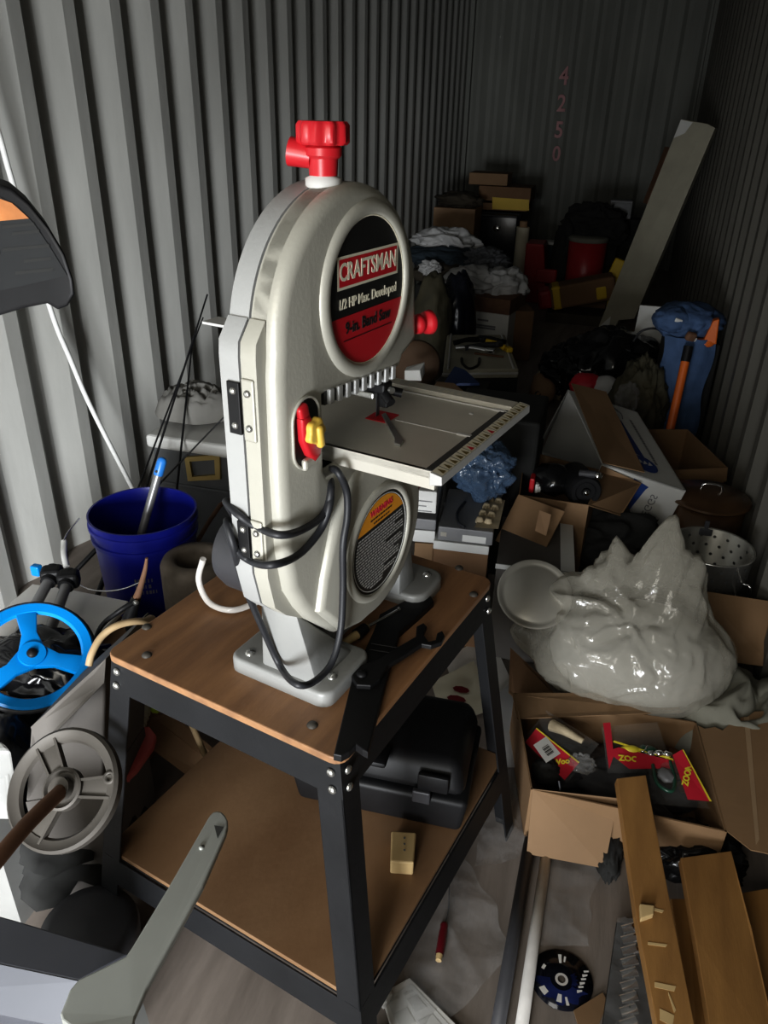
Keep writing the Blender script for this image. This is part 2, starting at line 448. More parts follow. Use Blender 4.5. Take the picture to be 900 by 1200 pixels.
b.poly(yz(outline(True), XS + .0015), (.022, 0, 0), bev=.008, seg=3)
b.poly(yz(outline(False), XS + .004), (XC - XS - .004, 0, 0), bev=.016, seg=4)
# lower wheel drum standing proud, with its sloping ridge on the left
dr = arc(LC[0], LC[1], LR - .012, -100, 118, 30) + [(.135, 1.0), (.10, .91), (.088, .862), (.15, .79), (.2, .774)]
b.poly(yz(dr, XC - .002), (.013, 0, 0), bev=.011, seg=3)
cover = b.build('front_cover', M['cast_grey'], sw, smooth_angle=35)
# raised rings round the two labels
def ring_mb(c, r0, r1, x, h):
    m_ = MB(MS); m_.lathe([(r0, -.004), (r0, h * .7), (r0 + .003, h), (r1 - .005, h), (r1, h * .3), (r1 + .001, -.004)], (x, c[0], c[1]), (1, 0, 0), 64); return m_
UC = (.224, 1.288)
ring_mb(UC, .0945, .112, XC, .006).build('label_rim', M['cast_grey'], sw)
ring_mb((.252, .9), .086, .1, XC + .011, .005).build('label_rim', M['cast_grey'], sw)
# upper label
def disc_part(mb, c, r, x, z0, z1, m, n=60):
    pts = []
    for i in range(n):
        a = 2 * PI * i / n; y, z = c[0] + r * math.cos(a), c[1] + r * math.sin(a)
        pts.append((y, min(max(z, z0), z1)))
    q = [p for i, p in enumerate(pts) if (Vector(p) - Vector(pts[i - 1])).length > 1e-6]
    mb.add([(x, y, z) for y, z in q], [list(range(len(q)))], m)
b = MB(MS); xx = XC + .0015
disc_part(b, UC, .0942, xx, -9, 9, 0)
disc_part(b, UC, .0925, xx + .0004, -9, UC[1] - .022, 1)
b.lathe([(.0925, 0), (.0925, .0006), (.0945, .0006), (.0945, 0)], (xx, UC[0], UC[1]), (1, 0, 0), 64, m=2)
def rect(mb, y0, y1, z0, z1, x, m): mb.add([(x, y0, z0), (x, y1, z0), (x, y1, z1), (x, y0, z1)], [[0, 1, 2, 3]], m)
rect(b, UC[0] - .076, UC[0] + .076, UC[1] + .012, UC[1] + .052, xx + .0006, 2)
rect(b, UC[0] - .072, UC[0] + .072, UC[1] + .0155, UC[1] + .0485, xx + .0009, 1)
def saw_text(mb, t, size, y, z, x, m, sx=1., bold=0): mb.text(t, size, frame_of((x, y, z), (0, 1, 0), (0, 0, 1)), m, .0003, sx=sx, bold=bold)
saw_text(b, 'CRAFTSMAN', .030, UC[0], UC[1] + .032, xx + .0011, 2, .83, .0006)
saw_text(b, '1/2 HP Max. Developed', .0175, UC[0], UC[1] - .006, xx + .0009, 2, .87, .0003)
saw_text(b, '9-in. Band Saw', .021, UC[0], UC[1] - .038, xx + .0009, 0, .93, .0004)
rect(b, UC[0] - .062, UC[0] + .062, UC[1] - .0535, UC[1] - .0523, xx + .0009, 0)
b.build('front_label', [M['label_black'], M['label_red'], M['cream_print']], sw, recalc=False)
# warning label
b = MB(MS); WC = (.252, .9); xx = XC + .0125
disc_part(b, WC, .0855, xx, -9, 9, 0)
disc_part(b, WC, .079, xx + .0004, WC[1] + .038, 9, 1)
b.lathe([(.080, 0), (.080, .0006), (.0815, .0006), (.0815, 0)], (xx, WC[0], WC[1]), (1, 0, 0), 64, m=2)
saw_text(b, 'WARNING', .014, WC[0], WC[1] + .061, xx + .0008, 3, 1, .0004)
for z, h in ((.051, .033), (.0435, .024)):
    y = -h
    while y < h:
        w = random.uniform(.004, .009); rect(b, WC[0] + y, WC[0] + min(y + w, h), WC[1] + z - .0014, WC[1] + z + .0014, xx + .0008, 0); y += w + .0018
z = .031
while z > -.072:
    half = math.sqrt(.075 ** 2 - z * z); e = half * random.choice((.95, .95, .6, .85, .2, .9, .95)); y = -half
    while y < e:
        w = min(random.uniform(.004, .011), e - y); rect(b, WC[0] + y, WC[0] + y + w, WC[1] + z - .0013, WC[1] + z + .0013, xx + .0008, 2); y += w + .0016
    z -= .0052
b.build('warning_label', [M['label_black'], M['label_orange'], M['label_grey'], M['print_red']], sw, recalc=False)
# hinges on the narrow side
for z0, z1 in ((1.150, 1.215), (.978, 1.03)):
    b = MB(MS); b.box((-.152, .008, (z0 + z1) / 2), (.018, .004, z1 - z0), bev=.001)
    h = b.build('hinge', M['black_plastic'], sw)
    b = MB(MS); b.box((-.131, .0085, (z0 + z1) / 2), (.018, .003, z1 - z0 + .012), bev=.002)
    b.build('hinge_leaf', M['cast_grey'], h)
    for x in (-.152, -.131):
        for z in (z0 + .011, z1 - .011):
            b = MB(MS); b.lathe([(.0048, 0), (.004, .002), (.0015, .003), (0, .003)], (x, .0065, z), (0, -1, 0), 12)
            b.build('rivet', M['bolt_steel'], h)
# oblong switch well
b = MB(MS); o = arc(.076, 1.158, .027, 0, 180, 14) + arc(.076, 1.122, .027, 180, 360, 14)
b.poly(yz(o, XC - .001), (.003, 0, 0)); b.build('switch_plate', M['black_plastic'], sw)
b = MB(MS)
pts = yz(arc(.076, 1.158, .0285, 0, 180, 14) + arc(.076, 1.122, .0285, 180, 360, 14), XC + .002)
b.tube(pts, .0022, 8, closed=True, k=1); b.build('switch_rim', M['cast_grey'], sw)
b = MB(MS); R = rot(math.radians(14), 0, 0)
b.box((XC + .003, .066, 1.166), (.014, .018, .03), R, bev=.004, seg=3)
b.poly([Vector((XC, .056, 1.165)) , Vector((XC, .072, 1.168)), Vector((XC, .094, 1.135)), Vector((XC, .099, 1.118)), Vector((XC, .095, 1.106)), Vector((XC, .083, 1.100)), Vector((XC, .07, 1.112)), Vector((XC, .058, 1.135))], (.012, 0, 0), bev=.005, seg=3)
sc = b.build('switch_paddle', M['red_plastic'], sw, smooth_angle=50)
b = MB(MS); ko = []
for i in range(40):
    a = 2 * PI * i / 40; r = .0165 * (1 + .10 * math.cos(5 * a + .6)); ko.append((XC + .010, .0765 + r * math.cos(a), 1.1445 + r * math.sin(a)))
b.poly(ko, (.010, 0, 0), bev=.003, seg=3)
b.box((XC + .020, .079, 1.138), (.010, .011, .030), rot(math.radians(8), 0, 0), bev=.004, seg=3)
b.build('switch_key', M['yellow_plastic'], sw, smooth_angle=50)
b = MB(MS); b.box((XC + .004, .078, 1.1), (.01, .03, .016), bev=.004); b.build('switch_tab', M['cast_grey'], sw)
# vent teeth under the upper cover
b = MB(MS); b.box((-.112, .215, 1.17), (.018, .18, .02)); b.build('vent_recess', M['seam_dark'], sw)
for i in range(9):
    b = MB(MS); y = .136 + i * .0205; b.box((XC - .004, y, 1.170 - i * .0014), (.012, .011, .021), bev=.002)
    b.build('vent_tooth', M['cast_grey_cool'], sw)
# blade tension knob on top
b = MB(MS); kx, ky = -.136, .178
b.lathe([(.022, -.006), (.022, .004), (.015, .007), (.015, .01)], (kx, ky, 1.42), n=24); b.build('knob_collar', M['white_paint'], sw)
b = MB(MS); b.cyl((kx, ky, 1.427), (kx, ky, 1.468), .017, .019); 
b.lathe([(.0185, 1.4455), (.0225, 1.449), (.0225, 1.457), (.0185, 1.46)], (kx, ky, 0), n=24)
n = 60; vs = []
for z, k in ((1.460, .9), (1.463, 1), (1.481, 1), (1.485, .9)):
    for i in range(n):
        a = 2 * PI * i / n; r = .0295 * k * (1 + .07 * math.cos(10 * a)); vs.append((kx + r * math.cos(a), ky + r * math.sin(a), z))
fs = [[k * n + i, k * n + (i + 1) % n, (k + 1) * n + (i + 1) % n, (k + 1) * n + i] for k in range(3) for i in range(n)] + [list(range(n))[::-1], list(range(3 * n, 4 * n))]
b.add(vs, fs)
b.cyl((kx - .012, ky - .005, 1.448), (kx - .038, ky - .014, 1.452), .0145, .0165, 16)
b.build('tension_knob', M['red_plastic'], sw, smooth_angle=40)
# side knobs
def knob(c, ax, r=.018):
    b = MB(MS); b.lathe([(.008, -.002), (.008, .01), (.014, .013), (.0155, .022), (.011, .025), (.011, .03), (r + .002, .033), (r + .004, .042), (r, .046), (0, .047)], c, ax, 20); return b
knob((-.118, .376, 1.208), (.45, 1, .02), .015).build('guide_knob', M['red_plastic'], sw)
knob((-.12, .395, .935), (.35, 1, 0), .014).build('tilt_knob', M['red_plastic'], sw)
# base casting: two feet
b = MB(MS)
f0 = rrect(-.262, .075, -.072, .205, .02); f1 = rrect(-.262, .375, -.072, .482, .028)
for f in (f0, f1): b.poly([(x, y, TZ) for x, y in f], (0, 0, .026), bev=.006, seg=3)
b.box((-.225, .29, TZ + .014), (.055, .2, .026), bev=.004)
b.hexa([(-.205, .088, .72), (-.098, .088, .72), (-.098, .195, .72), (-.205, .195, .72), (-.178, .062, .905), (-.122, .07, .868), (-.118, .125, .800), (-.178, .125, .82)], bev=.007)
b.hexa([(-.2, .37, .72), (-.112, .37, .72), (-.112, .432, .72), (-.2, .432, .72), (-.17, .392, .88), (-.125, .392, .88), (-.125, .412, .88), (-.17, .412, .88)], bev=.006)
b.hexa([(-.17, .13, .725), (-.135, .13, .725), (-.135, .4, .725), (-.17, .4, .725), (-.165, .14, .80), (-.145, .14, .80), (-.145, .39, .8), (-.165, .39, .8)])
b.build('base', M['cast_base'], sw, smooth_angle=40)
for x, y in ((-.235, .098), (-.092, .118), (-.1, .455), (-.235, .455)):
    b = MB(MS); b.lathe([(.0085, 0), (.0085, .001), (.0055, .0045), (0, .005)], (x, y, TZ + .026), n=14)
    b.build('base_bolt', M['bolt_steel'], sw)
# motor
b = MB(MS); mc = (.185, .855)
b.lathe([(0, -.172), (.05, -.172), (.066, -.18), (.068, -.2), (.068, -.305), (.062, -.322), (.045, -.33), (0, -.33)], (0, mc[0], mc[1]), (1, 0, 0), 36)
b.build('motor', M['motor_grey'], sw, smooth_angle=40)
b = MB(MS); b.lathe([(.014, 0), (.014, .012), (.008, .016), (0, .017)], (-.235, mc[0] - .02, mc[1] + .062), (-.2, -.3, 1), 14); b.build('motor_bolt', M['steel'], sw)
b = MB(MS); b.box((-.205, .07, 1.262), (.06, .03, .003)); b.build('rear_plate', M['alu_light'], sw)
# dust hose
b = MB(MS); inv = MS.inverted()
hz = [inv @ P(*p, z=zz) for p, zz in (((238, 655), .80), ((233, 680), .75), ((245, 706), .715), ((270, 715), .711), ((296, 708), .713), ((318, 694), .73))]
b.tube(hz, .0055, 10); b.build('drain_hose', M['hose_clear'], sw)
# table
TT = 1.085
b = MB(MS)
b.box((-.098, .315, TT - .006), (.275, .30, .012), bev=.0015)
b.box((-.098, .1685, TT - .013), (.275, .007, .026), bev=.001); b.box((-.098, .4615, TT - .013), (.275, .007, .026), bev=.001)
b.box((-.1, .315, TT - .03), (.10, .12, .04), bev=.004)
tb_ = b.build('table', M['alu'], sw)
b = MB(MS)
for y in (.424, .4385): b.box((-.07, y, TT + .001), (.215, .0025, .002))
b.box((-.03, .302, TT + .0005), (.13, .0016, .001)); b.box((.018, .302, TT + .001), (.022, .008, .003), bev=.001); b.box((.022, .425, TT + .0012), (.02, .009, .003), bev=.001)
for x, y in ((-.155, .205), (-.16, .40), (-.01, .39)): b.lathe([(.004, 0), (.003, .001), (0, .0012)], (x, y, TT), n=10)
b.build('table_detail', M['alu_light'], tb_)
b = MB(MS); b.box((.030, .315, TT + .0008), (.010, .30, .0012)); b.build('table_groove', M['seam_dark'], tb_)
b = MB(MS); b.box((-.098, .4455, TT + .004), (.275, .028, .008), bev=.001)
fe = b.build('fence_rail', M['alu'], sw)
b = MB(MS); x = -.2
while x < .0:
    rect2 = [(x, .438, TT + .0084), (x + random.uniform(.004, .012), .438, TT + .0084)]
    for yy in (.437, .4425, .449):
        if random.random() < .65:
            w = random.uniform(.003, .01); b.add([(x, yy, TT + .0085), (x + w, yy, TT + .0085), (x + w, yy + .0022, TT + .0085), (x, yy + .0022, TT + .0085)], [[0, 1, 2, 3]])
    x += .013
b.build('rail_lettering', M['cream_print'], fe)
b = MB(MS)
b.hexa([(.038, .152, TT - .014), (.056, .152, TT - .010), (.056, .472, TT - .010), (.038, .472, TT - .014), (.038, .152, TT + .005), (.055, .152, TT + .002), (.055, .472, TT + .002), (.038, .472, TT + .005)], 0, .001)
b.build('ruler_bar', M['alu_light'], sw)
b = MB(MS)
zr_ = lambda x, h=.0005: TT + .005 - (x - .038) * .003 / .017 + h
b.add([(.0392, .156, zr_(.0392)), (.0542, .156, zr_(.0542)), (.0542, .468, zr_(.0542)), (.0392, .468, zr_(.0392))], [[0, 1, 2, 3]], 0)
for i in range(17):
    y = .166 + i * .018; w = .005
    b.add([(.0415, y, zr_(.0415, .001)), (.0525, y - w, zr_(.0525, .001)), (.0525, y + w, zr_(.0525, .001))], [[0, 1, 2]], 2 if i in (5, 9) else 1)
    b.add([(.0392, y + .0086, zr_(.0392, .001)), (.0542, y + .0086, zr_(.0542, .001)), (.0542, y + .0098, zr_(.0542, .001)), (.0392, y + .0098, zr_(.0392, .001))], [[0, 1, 2, 3]], 3)
b.build('ruler_scale', [M['cream_print'], M['gold'], M['print_red'], M['seam_dark']], sw, recalc=False)
b = MB(MS); b.box((-.118, .302, TT + .0006), (.036, .04, .0016)); b.build('table_insert', M['label_red'], tb_)
# blade, guide post and guide
b = MB(MS); b.box((-.125, .300, 1.13), (.0012, .009, .12)); b.build('blade', M['pipe_dark'], sw)
b = MB(MS); b.box((-.128, .318, 1.15), (.012, .01, .07), bev=.001); b.build('guide_post', M['alu_light'], sw)
b = MB(MS)
b.box((-.12, .296, 1.135), (.03, .026, .016), bev=.003); b.cyl((-.105, .285, 1.128), (-.09, .278, 1.12), .007); b.cyl((-.118, .322, 1.122), (-.1, .33, 1.118), .007); b.box((-.113, .30, 1.118), (.014, .012, .03), bev=.002)
b.build('blade_guide', M['black_plastic'], sw)
b = MB(MS); b.box((-.145, .284, 1.124), (.05, .014, .010), bev=.002); b.cyl((-.1, .292, 1.134), (-.095, .29, 1.134), .005); b.build('guide_bracket', M['steel'], sw)
# power cord wound round the column
def cp(px, py, x=None, y=None):
    d = RW @ Vector((px - CX, py - CY, F)); o = inv @ Vector((0, 0, EYE)); dl = inv.to_3x3() @ d
    t = (x - o.x) / dl.x if x is not None else (y - o.y) / dl.y
    return o + dl * t
b = MB(MS); xf = XC + .006; ys = .004; r = .0052
b.tube([cp(384, 548, x=-.13), cp(388, 572, x=xf), cp(381, 600, x=xf), cp(360, 618, x=xf), cp(330, 627, x=xf), cp(300, 617, y=.012), cp(278, 602, y=ys), cp(266, 590, y=.03), (-.2, .09, .93)], r)
b.tube([cp(386, 560, x=-.115), cp(387, 588, x=xf + .004), cp(376, 620, x=xf), cp(350, 650, x=xf), cp(318, 662, x=xf), cp(293, 657, y=.012), cp(274, 640, y=ys), cp(267, 615, y=.025), (-.205, .095, .92)], r)
b.tube([cp(384, 550, x=-.13), cp(395, 552, x=-.09), cp(406, 575, x=-.083), cp(407, 605, x=-.081), cp(402, 640, x=-.081), cp(402, 690, x=-.08), cp(399, 740, x=-.078), cp(388, 778, x=-.076), cp(366, 800, x=-.078), cp(346, 801, x=-.09), cp(328, 780, y=.075), cp(305, 730, y=.06), cp(285, 682, y=.035), cp(274, 640, y=.0), cp(268, 610, y=.02), (-.2, .1, .91)], r)
b.build('power_cord', M['rubber'], sw)

# things lying on the stand and the saw table
b = MB(); Zt = TT + .004
q = [P(*p, z=TT) for p in ((447, 488), (452, 486), (469, 514), (473, 519), (469, 524), (462, 522), (462, 516))]
b.poly(q, (0, 0, .004), bev=.001)
tag(b.build('small_wrench', M['steel'], base=P(460, 505, z=TT)), 'small steel wrench lying on the saw table beside the red insert', 'wrench')
b = MB(); z = TZ
q = [P(*p, z=z) for p in ((391, 891), (400, 893), (409, 888), (417, 880), (425, 886), (431, 889), (454, 798), (468, 747), (491, 727), (508, 711), (505, 705), (492, 700), (445, 726), (437, 747), (413, 800))]
b.poly(q, (0, 0, .012), bev=.002)
for py in (757, 764): b.tube([P(435 - (py - 757) * .3, py - 3, z=z + .0125), P(466, py + 2, z=z + .0125)], .0015, 6, k=1)
tag(b.build('push_stick', M['black_plastic'], base=P(440, 760, z=z)), 'flat black push stick with bent end lying at the front corner of the stand', 'push stick')
b = MB(); z = TZ + .012
q = [P(*p, z=z) for p in ((488, 738), (496, 734), (500, 738), (496, 747), (502, 756), (510, 754), (512, 746), (518, 743), (521, 749), (517, 757), (505, 761), (494, 759), (476, 771), (455, 784), (445, 800), (434, 808), (418, 807), (412, 797), (415, 787), (424, 783), (440, 778), (470, 760), (487, 750))]
b.poly(q, (0, 0, .008), bev=.002)
b.lathe([(.0085, .008), (.0085, .011), (.004, .013), (0, .013)], P(424, 795, z=z), n=16)
tag(b.build('spanner', M['black_plastic'], base=P(460, 770, z=z)), 'black open ended spanner laid across the black push stick', 'spanner')
sd = thing('screwdriver', P(430, 738, z=TZ), 'thin steel screwdriver with yellow and black handle lying under the saw', 'screwdriver')
pA, pB, pC, pD = P(398, 757, z=TZ + .012), P(418, 744, z=TZ + .012), P(428, 736, z=TZ + .012), P(466, 715, z=TZ + .012)
b = MB(); b.cyl(pA, pB, .006, .008, 12); b.cyl(pC, pC + (pC - pB) * .3, .007, .005, 12); b.build('handle', M['raw_wood'], sd)
b = MB(); b.cyl(pB, pC, .0105, .0095, 12); b.build('grip', M['black_plastic'], sd)
b = MB(); b.cyl(pC, pD, .0028, n=10); b.lathe([(.004, 0), (.005, .004), (0, .007)], pD, pD - pC, 10); b.build('shaft', M['chrome'], sd)
# lower shelf: tool case and block
cs = thing('tool_case', S(-.1, .4, SZ), 'black plastic tool case with rounded lid lying on the lower shelf of the stand', 'tool case', rotz=SROT)
Lc = MS @ Matrix.Translation((.07, .335, SZ)) @ Matrix.Rotation(math.radians(16), 4, 'Z')
def casebox(x0, x1, y0, y1, z0, z1, i, bev, flip=False):
    bb = MB(Lc); lo, hi = ((i, 0) if not flip else (0, i))
    bb.hexa([(x0 + lo, y0 + lo, z0), (x1 - lo, y0 + lo, z0), (x1 - lo, y1 - lo, z0), (x0 + lo, y1 - lo, z0), (x0 + hi, y0 + hi, z1), (x1 - hi, y0 + hi, z1), (x1 - hi, y1 - hi, z1), (x0 + hi, y1 - hi, z1)], bev=bev, seg=3); return bb
bb = casebox(-.36, 0, 0, .23, 0, .092, .012, .012); bb.build('case_bottom', M['black_plastic'], cs, smooth_angle=40)
bb = casebox(-.355, -.005, .005, .235, .094, .165, .02, .022, True); bb.box((-.07, .004, .13), (.06, .012, .04), bev=.004); bb.box((-.22, .01, .165), (.12, .05, .014), bev=.006)
bb.build('case_lid', M['black_plastic'], cs, smooth_angle=40)
for x in (-.28, -.09):
    bb = MB(Lc); bb.box((x, -.004, .098), (.035, .012, .03), bev=.003); bb.build('latch', M['motor_grey'], cs)
b = MB(); z = SZ
q = [P(457, 1024, z=z), P(484, 1026, z=z), P(487, 990, z=z), P(458, 988, z=z)]
b.hexa(q + [v + Vector((0, 0, .035)) for v in q], bev=.003)
for k in range(3): b.cyl(P(474, 982 + k * 7, z=z + .0355), P(474, 982 + k * 7, z=z + .0362), .002, n=8, m=1)
tag(b.build('wood_block', [M['raw_wood'], M['seam_dark']], base=P(470, 1005, z=z)), 'small pale wood block with drilled holes on the shelf before the black case', 'wood block')
# ------------------------------------------------------------------ left side of the container
def slabtop(pix, z, h, m, name, base=None, bev=.003):
    """flat board: outline measured on height z, thickness h downward"""
    q = [P(x, y, z=z) for x, y in pix]; b = MB(); b.poly([v - Vector((0, 0, h)) for v in q], (0, 0, h), bev=bev); return b
# cord down the wall
b = MB(); pts = [P(-30, 60, X=XL + .03), P(0, 162, X=XL + .03), P(14, 212, X=XL + .03), P(60, 365, X=XL + .035), P(82, 420, X=XL + .04), P(108, 480, X=XL + .06), P(155, 572, X=XL + .1)]
b.tube([Vector((pts[0].x, pts[0].y - .1, ZC))] + pts, .0085, 8)
tag(b.build('rope', M['rope_white'], base=pts[-1]), 'white twisted cord hanging slack down the corrugated left wall behind the bucket', 'rope')
# black case with warning label hanging at the left edge
hc = thing('hanging_case', P(10, 372, Y=1.05), 'black plastic hood with orange and grey warning label at the left edge of the photo', 'hood')
ol = [(-90, 212), (0, 216), (14, 221), (34, 238), (58, 268), (76, 298), (86, 328), (88, 346), (80, 360), (68, 364), (56, 357), (30, 362), (0, 371), (-90, 392)]
b = MB(); q = [P(x, y, Y=1.02) for x, y in ol]; b.poly([v + Vector((-.075, .085, 0)) for v in q], (.075, -.085, 0), bev=.008, seg=4); b.build('hood', M['black_plastic'], hc, smooth_angle=40)
b = MB(); Yl = 1.0185
def lab(px, m, dy=0): b.add([P(x, y, Y=Yl - dy) for x, y in px], [list(range(len(px)))], m)
lab([(-80, 228), (0, 231), (20, 242), (40, 262), (60, 292), (76, 318), (79, 323), (40, 332), (3, 340), (-80, 352)], 0)
lab([(-80, 230), (0, 233), (14, 238), (34, 256), (0, 259), (-80, 262)], 1, .0006)
for y0, x1, x2 in ((264, 2, 40), (272, 14, 46), (291, 3, 58), (304, 28, 60), (318, 18, 62), (281, -60, -2), (300, -60, 0), (322, -60, -4)):
    lab([(x1, y0), (x2, y0 - (x2 - x1) * .09), (x2, y0 + 3.5 - (x2 - x1) * .09), (x1, y0 + 4)], 2, .0008)
b.build('warning_label', [M['label_dim'], M['label_rust'], M['label_black']], hc, recalc=False)
b = MB(); p = P(-70, 225, Y=1.05); b.tube([p - Vector((0, 0, .03)), Vector((p.x, p.y, ZC))], .012, 8, k=1); b.build('hanger_strap', M['bag_black'], hc)

# blue bucket
bk = Vector((-1.205, 1.70, 0)); zb, zt = .09, .455
bt = thing('bucket', (bk.x, bk.y, zb), 'blue plastic bucket with wire handle holding a grey pole', 'bucket')
b = MB(); b.lathe([(0, zb), (.125, zb), (.131, zb + .02), (.145, zt - .075), (.152, zt - .073), (.152, zt - .062), (.147, zt - .06), (.148, zt - .035), (.155, zt - .033), (.155, zt - .022), (.151, zt - .02), (.1525, zt - .004), (.1535, zt), (.148, zt), (.146, zt - .01), (.125, zb + .012), (0, zb + .012)], bk, n=64)
b.build('bucket_shell', M['blue_bucket'], bt, smooth_angle=30)
b = MB(); e0, e1 = P(92, 610, z=.43), P(168, 672, z=.36)
hp = [P(93, 607, z=.44), P(76, 630, z=.40), P(75, 655, z=.36), P(82, 675, z=.33), P(100, 689, z=.31), P(122, 693, z=.31), P(145, 690, z=.33), P(163, 683, z=.36)]
b.tube(hp, .0022, 6); b.build('bail', M['chrome'], bt)
b = MB(); b.tube([P(75, 634, z=.39), P(75, 650, z=.367), P(78, 664, z=.345)], .0085, 10); b.build('bail_grip', M['white_paint'], bt)
b = MB(); n_ = 22
for r_, (w, z0) in enumerate(((.9, .30), (.7, .28), (.95, .26))):
    x = -.35
    while x < -.35 + w * .42:
        a0 = -PI / 2 + x + .62; a1 = a0 + random.uniform(.02, .05); R2 = .1385 + (z0 - .09) * .02 / .3
        R2 = .131 + (.145 - .131) * (z0 - zb - .02) / (zt - .075 - zb - .02) + .0008
        b.add([bk + Vector((R2 * math.cos(a), R2 * math.sin(a), zz)) for a, zz in ((a0, z0 - .006), (a1, z0 - .006), (a1, z0 + .006), (a0, z0 + .006))], [[0, 1, 2, 3]]); x += .065
b.build('moulded_lettering', M['grey_tube'], bt)
pt = thing('grey_pole', P(156, 656, z=.2), 'grey tube with blue end cap leaning inside the blue bucket', 'pole')
pa, pb_ = P(190, 540, Y=1.80), P(157, 656, Y=1.69); dd = (pb_ - pa); pe = pa + dd * 1.5
pe = Vector((bk.x + .02, bk.y - .04, zb + .02)); pe = pb_ + dd * ((pb_.z - zb - .02) / -dd.z)
b = MB(); b.cyl(pe, pa + dd * .14, .0125, n=20); b.build('tube', M['grey_tube'], pt)
b = MB(); b.lathe([(.0135, -.045), (.0145, -.04), (.0145, -.003), (.012, .006), (.006, .010), (0, .011)], pa, -dd, 20); b.lathe([(.004, 0), (.004, .003), (0, .0035)], pa + dd * .1 + Vector((0, -.013, .004)), (0, -1, .2), 10, m=1); b.build('end_cap', [M['blue_cap'], M['seam_dark']], pt)

# trunk with white lid
tk = thing('trunk', (-1.38, 2.52, 0), 'grey storage trunk with white lid and brass latch frame by the left wall', 'trunk')
x0, x1, y0, y1 = -1.53, -1.02, 2.27, 2.75
b = MB(); b.box(((x0 + x1) / 2, (y0 + y1) / 2, .19), (x1 - x0, y1 - y0, .38), bev=.01); b.box(((x0 + x1) / 2, y0 - .002, .24), (x1 - x0 - .04, .012, .012), bev=.003); b.build('trunk_body', M['trunk_grey'], tk)
b = MB(); b.box(((x0 + x1) / 2, (y0 + y1) / 2, .405), (x1 - x0 + .03, y1 - y0 + .03, .05), bev=.012); b.build('trunk_lid', M['white_paint'], tk)
b = MB(); fr = [P(*p, Y=y0 - .012) for p in ((216, 536), (257, 533), (258, 562), (220, 564))]; fi = [P(*p, Y=y0 - .012) for p in ((222, 541), (251, 539), (252, 557), (225, 559))]
b.add(fr + fi + [v + Vector((0, .012, 0)) for v in fr + fi], [[0, 1, 5, 4], [1, 2, 6, 5], [2, 3, 7, 6], [3, 0, 4, 7], [0, 8, 9, 1], [1, 9, 10, 2], [2, 10, 11, 3], [3, 11, 8, 0], [4, 5, 13, 12], [5, 6, 14, 13], [6, 7, 15, 14], [7, 4, 12, 15]]); b.build('latch_frame', M['gold'], tk)
b = MB()
def heap(mb, c, rx, ry, h, seed, fr=2.2, amp=.5, n=44, z0=None, m=0, L=None):
    """folded cloth thrown in a heap"""
    def f(u, v):
        a, r = 2 * PI * u, v; q = Vector((math.cos(a) * r * fr, math.sin(a) * r * fr, seed * 3.1))
        w = q + Vector((noise.noise(q * .8), noise.noise(q * .8 + Vector((4, 2, 9))), 0)) * 1.3
        rg = (1 - math.sqrt(noise.noise(w * 1.15) ** 2 + .008) * 2.4); rg2 = (1 - math.sqrt(noise.noise(w * 2.4 + Vector((3, 3, 3))) ** 2 + .015) * 2.4)
        edge = 1 + .22 * noise.noise(Vector((math.cos(a) * 1.6, math.sin(a) * 1.6, seed * 5.3)))
        k = max(0, 1 - r ** 2.6) ** .55
        z = h * k * (.7 + amp * (rg * .6 + rg2 * .3)) if r < 1 else 0
        p = Vector((rx * r * edge * math.cos(a), ry * r * edge * math.sin(a), max(z, 0)))
        if L: p = L @ p
        return Vector(c) + p
    mb.sheet(n, n // 2, f, m)
    return mb
heap(b, P(233, 482, z=.455), .16, .14, .11, 3); tag(b.build('grey_cloth', M['cloth_grey'], base=P(233, 482, z=.43)), 'crumpled grey cloth thrown on top of the white trunk lid', 'cloth')
# fishing rods leaning in the corner
for (ax, ay, Ya), (bx, by, Yb_), r, lb in (((162, 572, 2.0), (238, 372, 2.45), .004, 'thin black rod leaning furthest left behind the blue bucket'),
                                ((172, 570, 2.02), (243, 345, 2.5), .005, 'second thin black rod leaning on the left wall behind the bucket'),
                                ((208, 566, 2.1), (226, 395, 2.6), .005, 'nearly upright black rod in front of the white lidded trunk'),
                                ((186, 568, 2.05), (266, 485, 2.2), .004, 'black rod slanting right across the front of the trunk')):
    p, q = P(ax, ay, Y=Ya), P(bx, by, Y=Yb_); d = q - p; foot = p - d * (p.z / d.z) if d.z > 0 else p
    if (foot - p).length > .6: foot = Vector((p.x, p.y, 0)) 
    rd = thing('fishing_rod', foot, lb, 'fishing rod', 'rods leaning behind the bucket')
    b = MB(); b.tube([foot, p, q], lambda u: r * (1.2 - .6 * u), 8, k=3); b.build('blank', M['black_plastic'], rd)
    b = MB(); b.tube([foot, foot + (p - foot) * .55], r * 2.2, 8, k=1); b.build('grip', M['black_paint'], rd)
# dusty round mould
b = MB(); c = P(229, 652, z=.42); c.z = 0; b.lathe([(0, 0), (.09, 0), (.095, .02), (.095, .40), (.088, .415), (.062, .42), (.052, .41), (.046, .36), (0, .35)], c, n=40)
tag(b.build('stone_planter', M['stone'], base=c), 'dusty brown round stone block with a hollow top between bucket and saw motor', 'stone block')
b = MB(); b.tube([P(228, 640, Y=1.75), P(258, 592, Y=2.0), P(275, 590, Y=2.05), P(277, 620, Y=2.0)], .008, 6, k=2); b.tube([P(228, 640, Y=1.75), Vector((-1.0, 1.85, 0))], .008, 6, k=1)
tag(b.build('rusty_rod', M['rust'], base=(-1.0, 1.85, 0)), 'bent rusty rod behind the round stone block', 'rod')
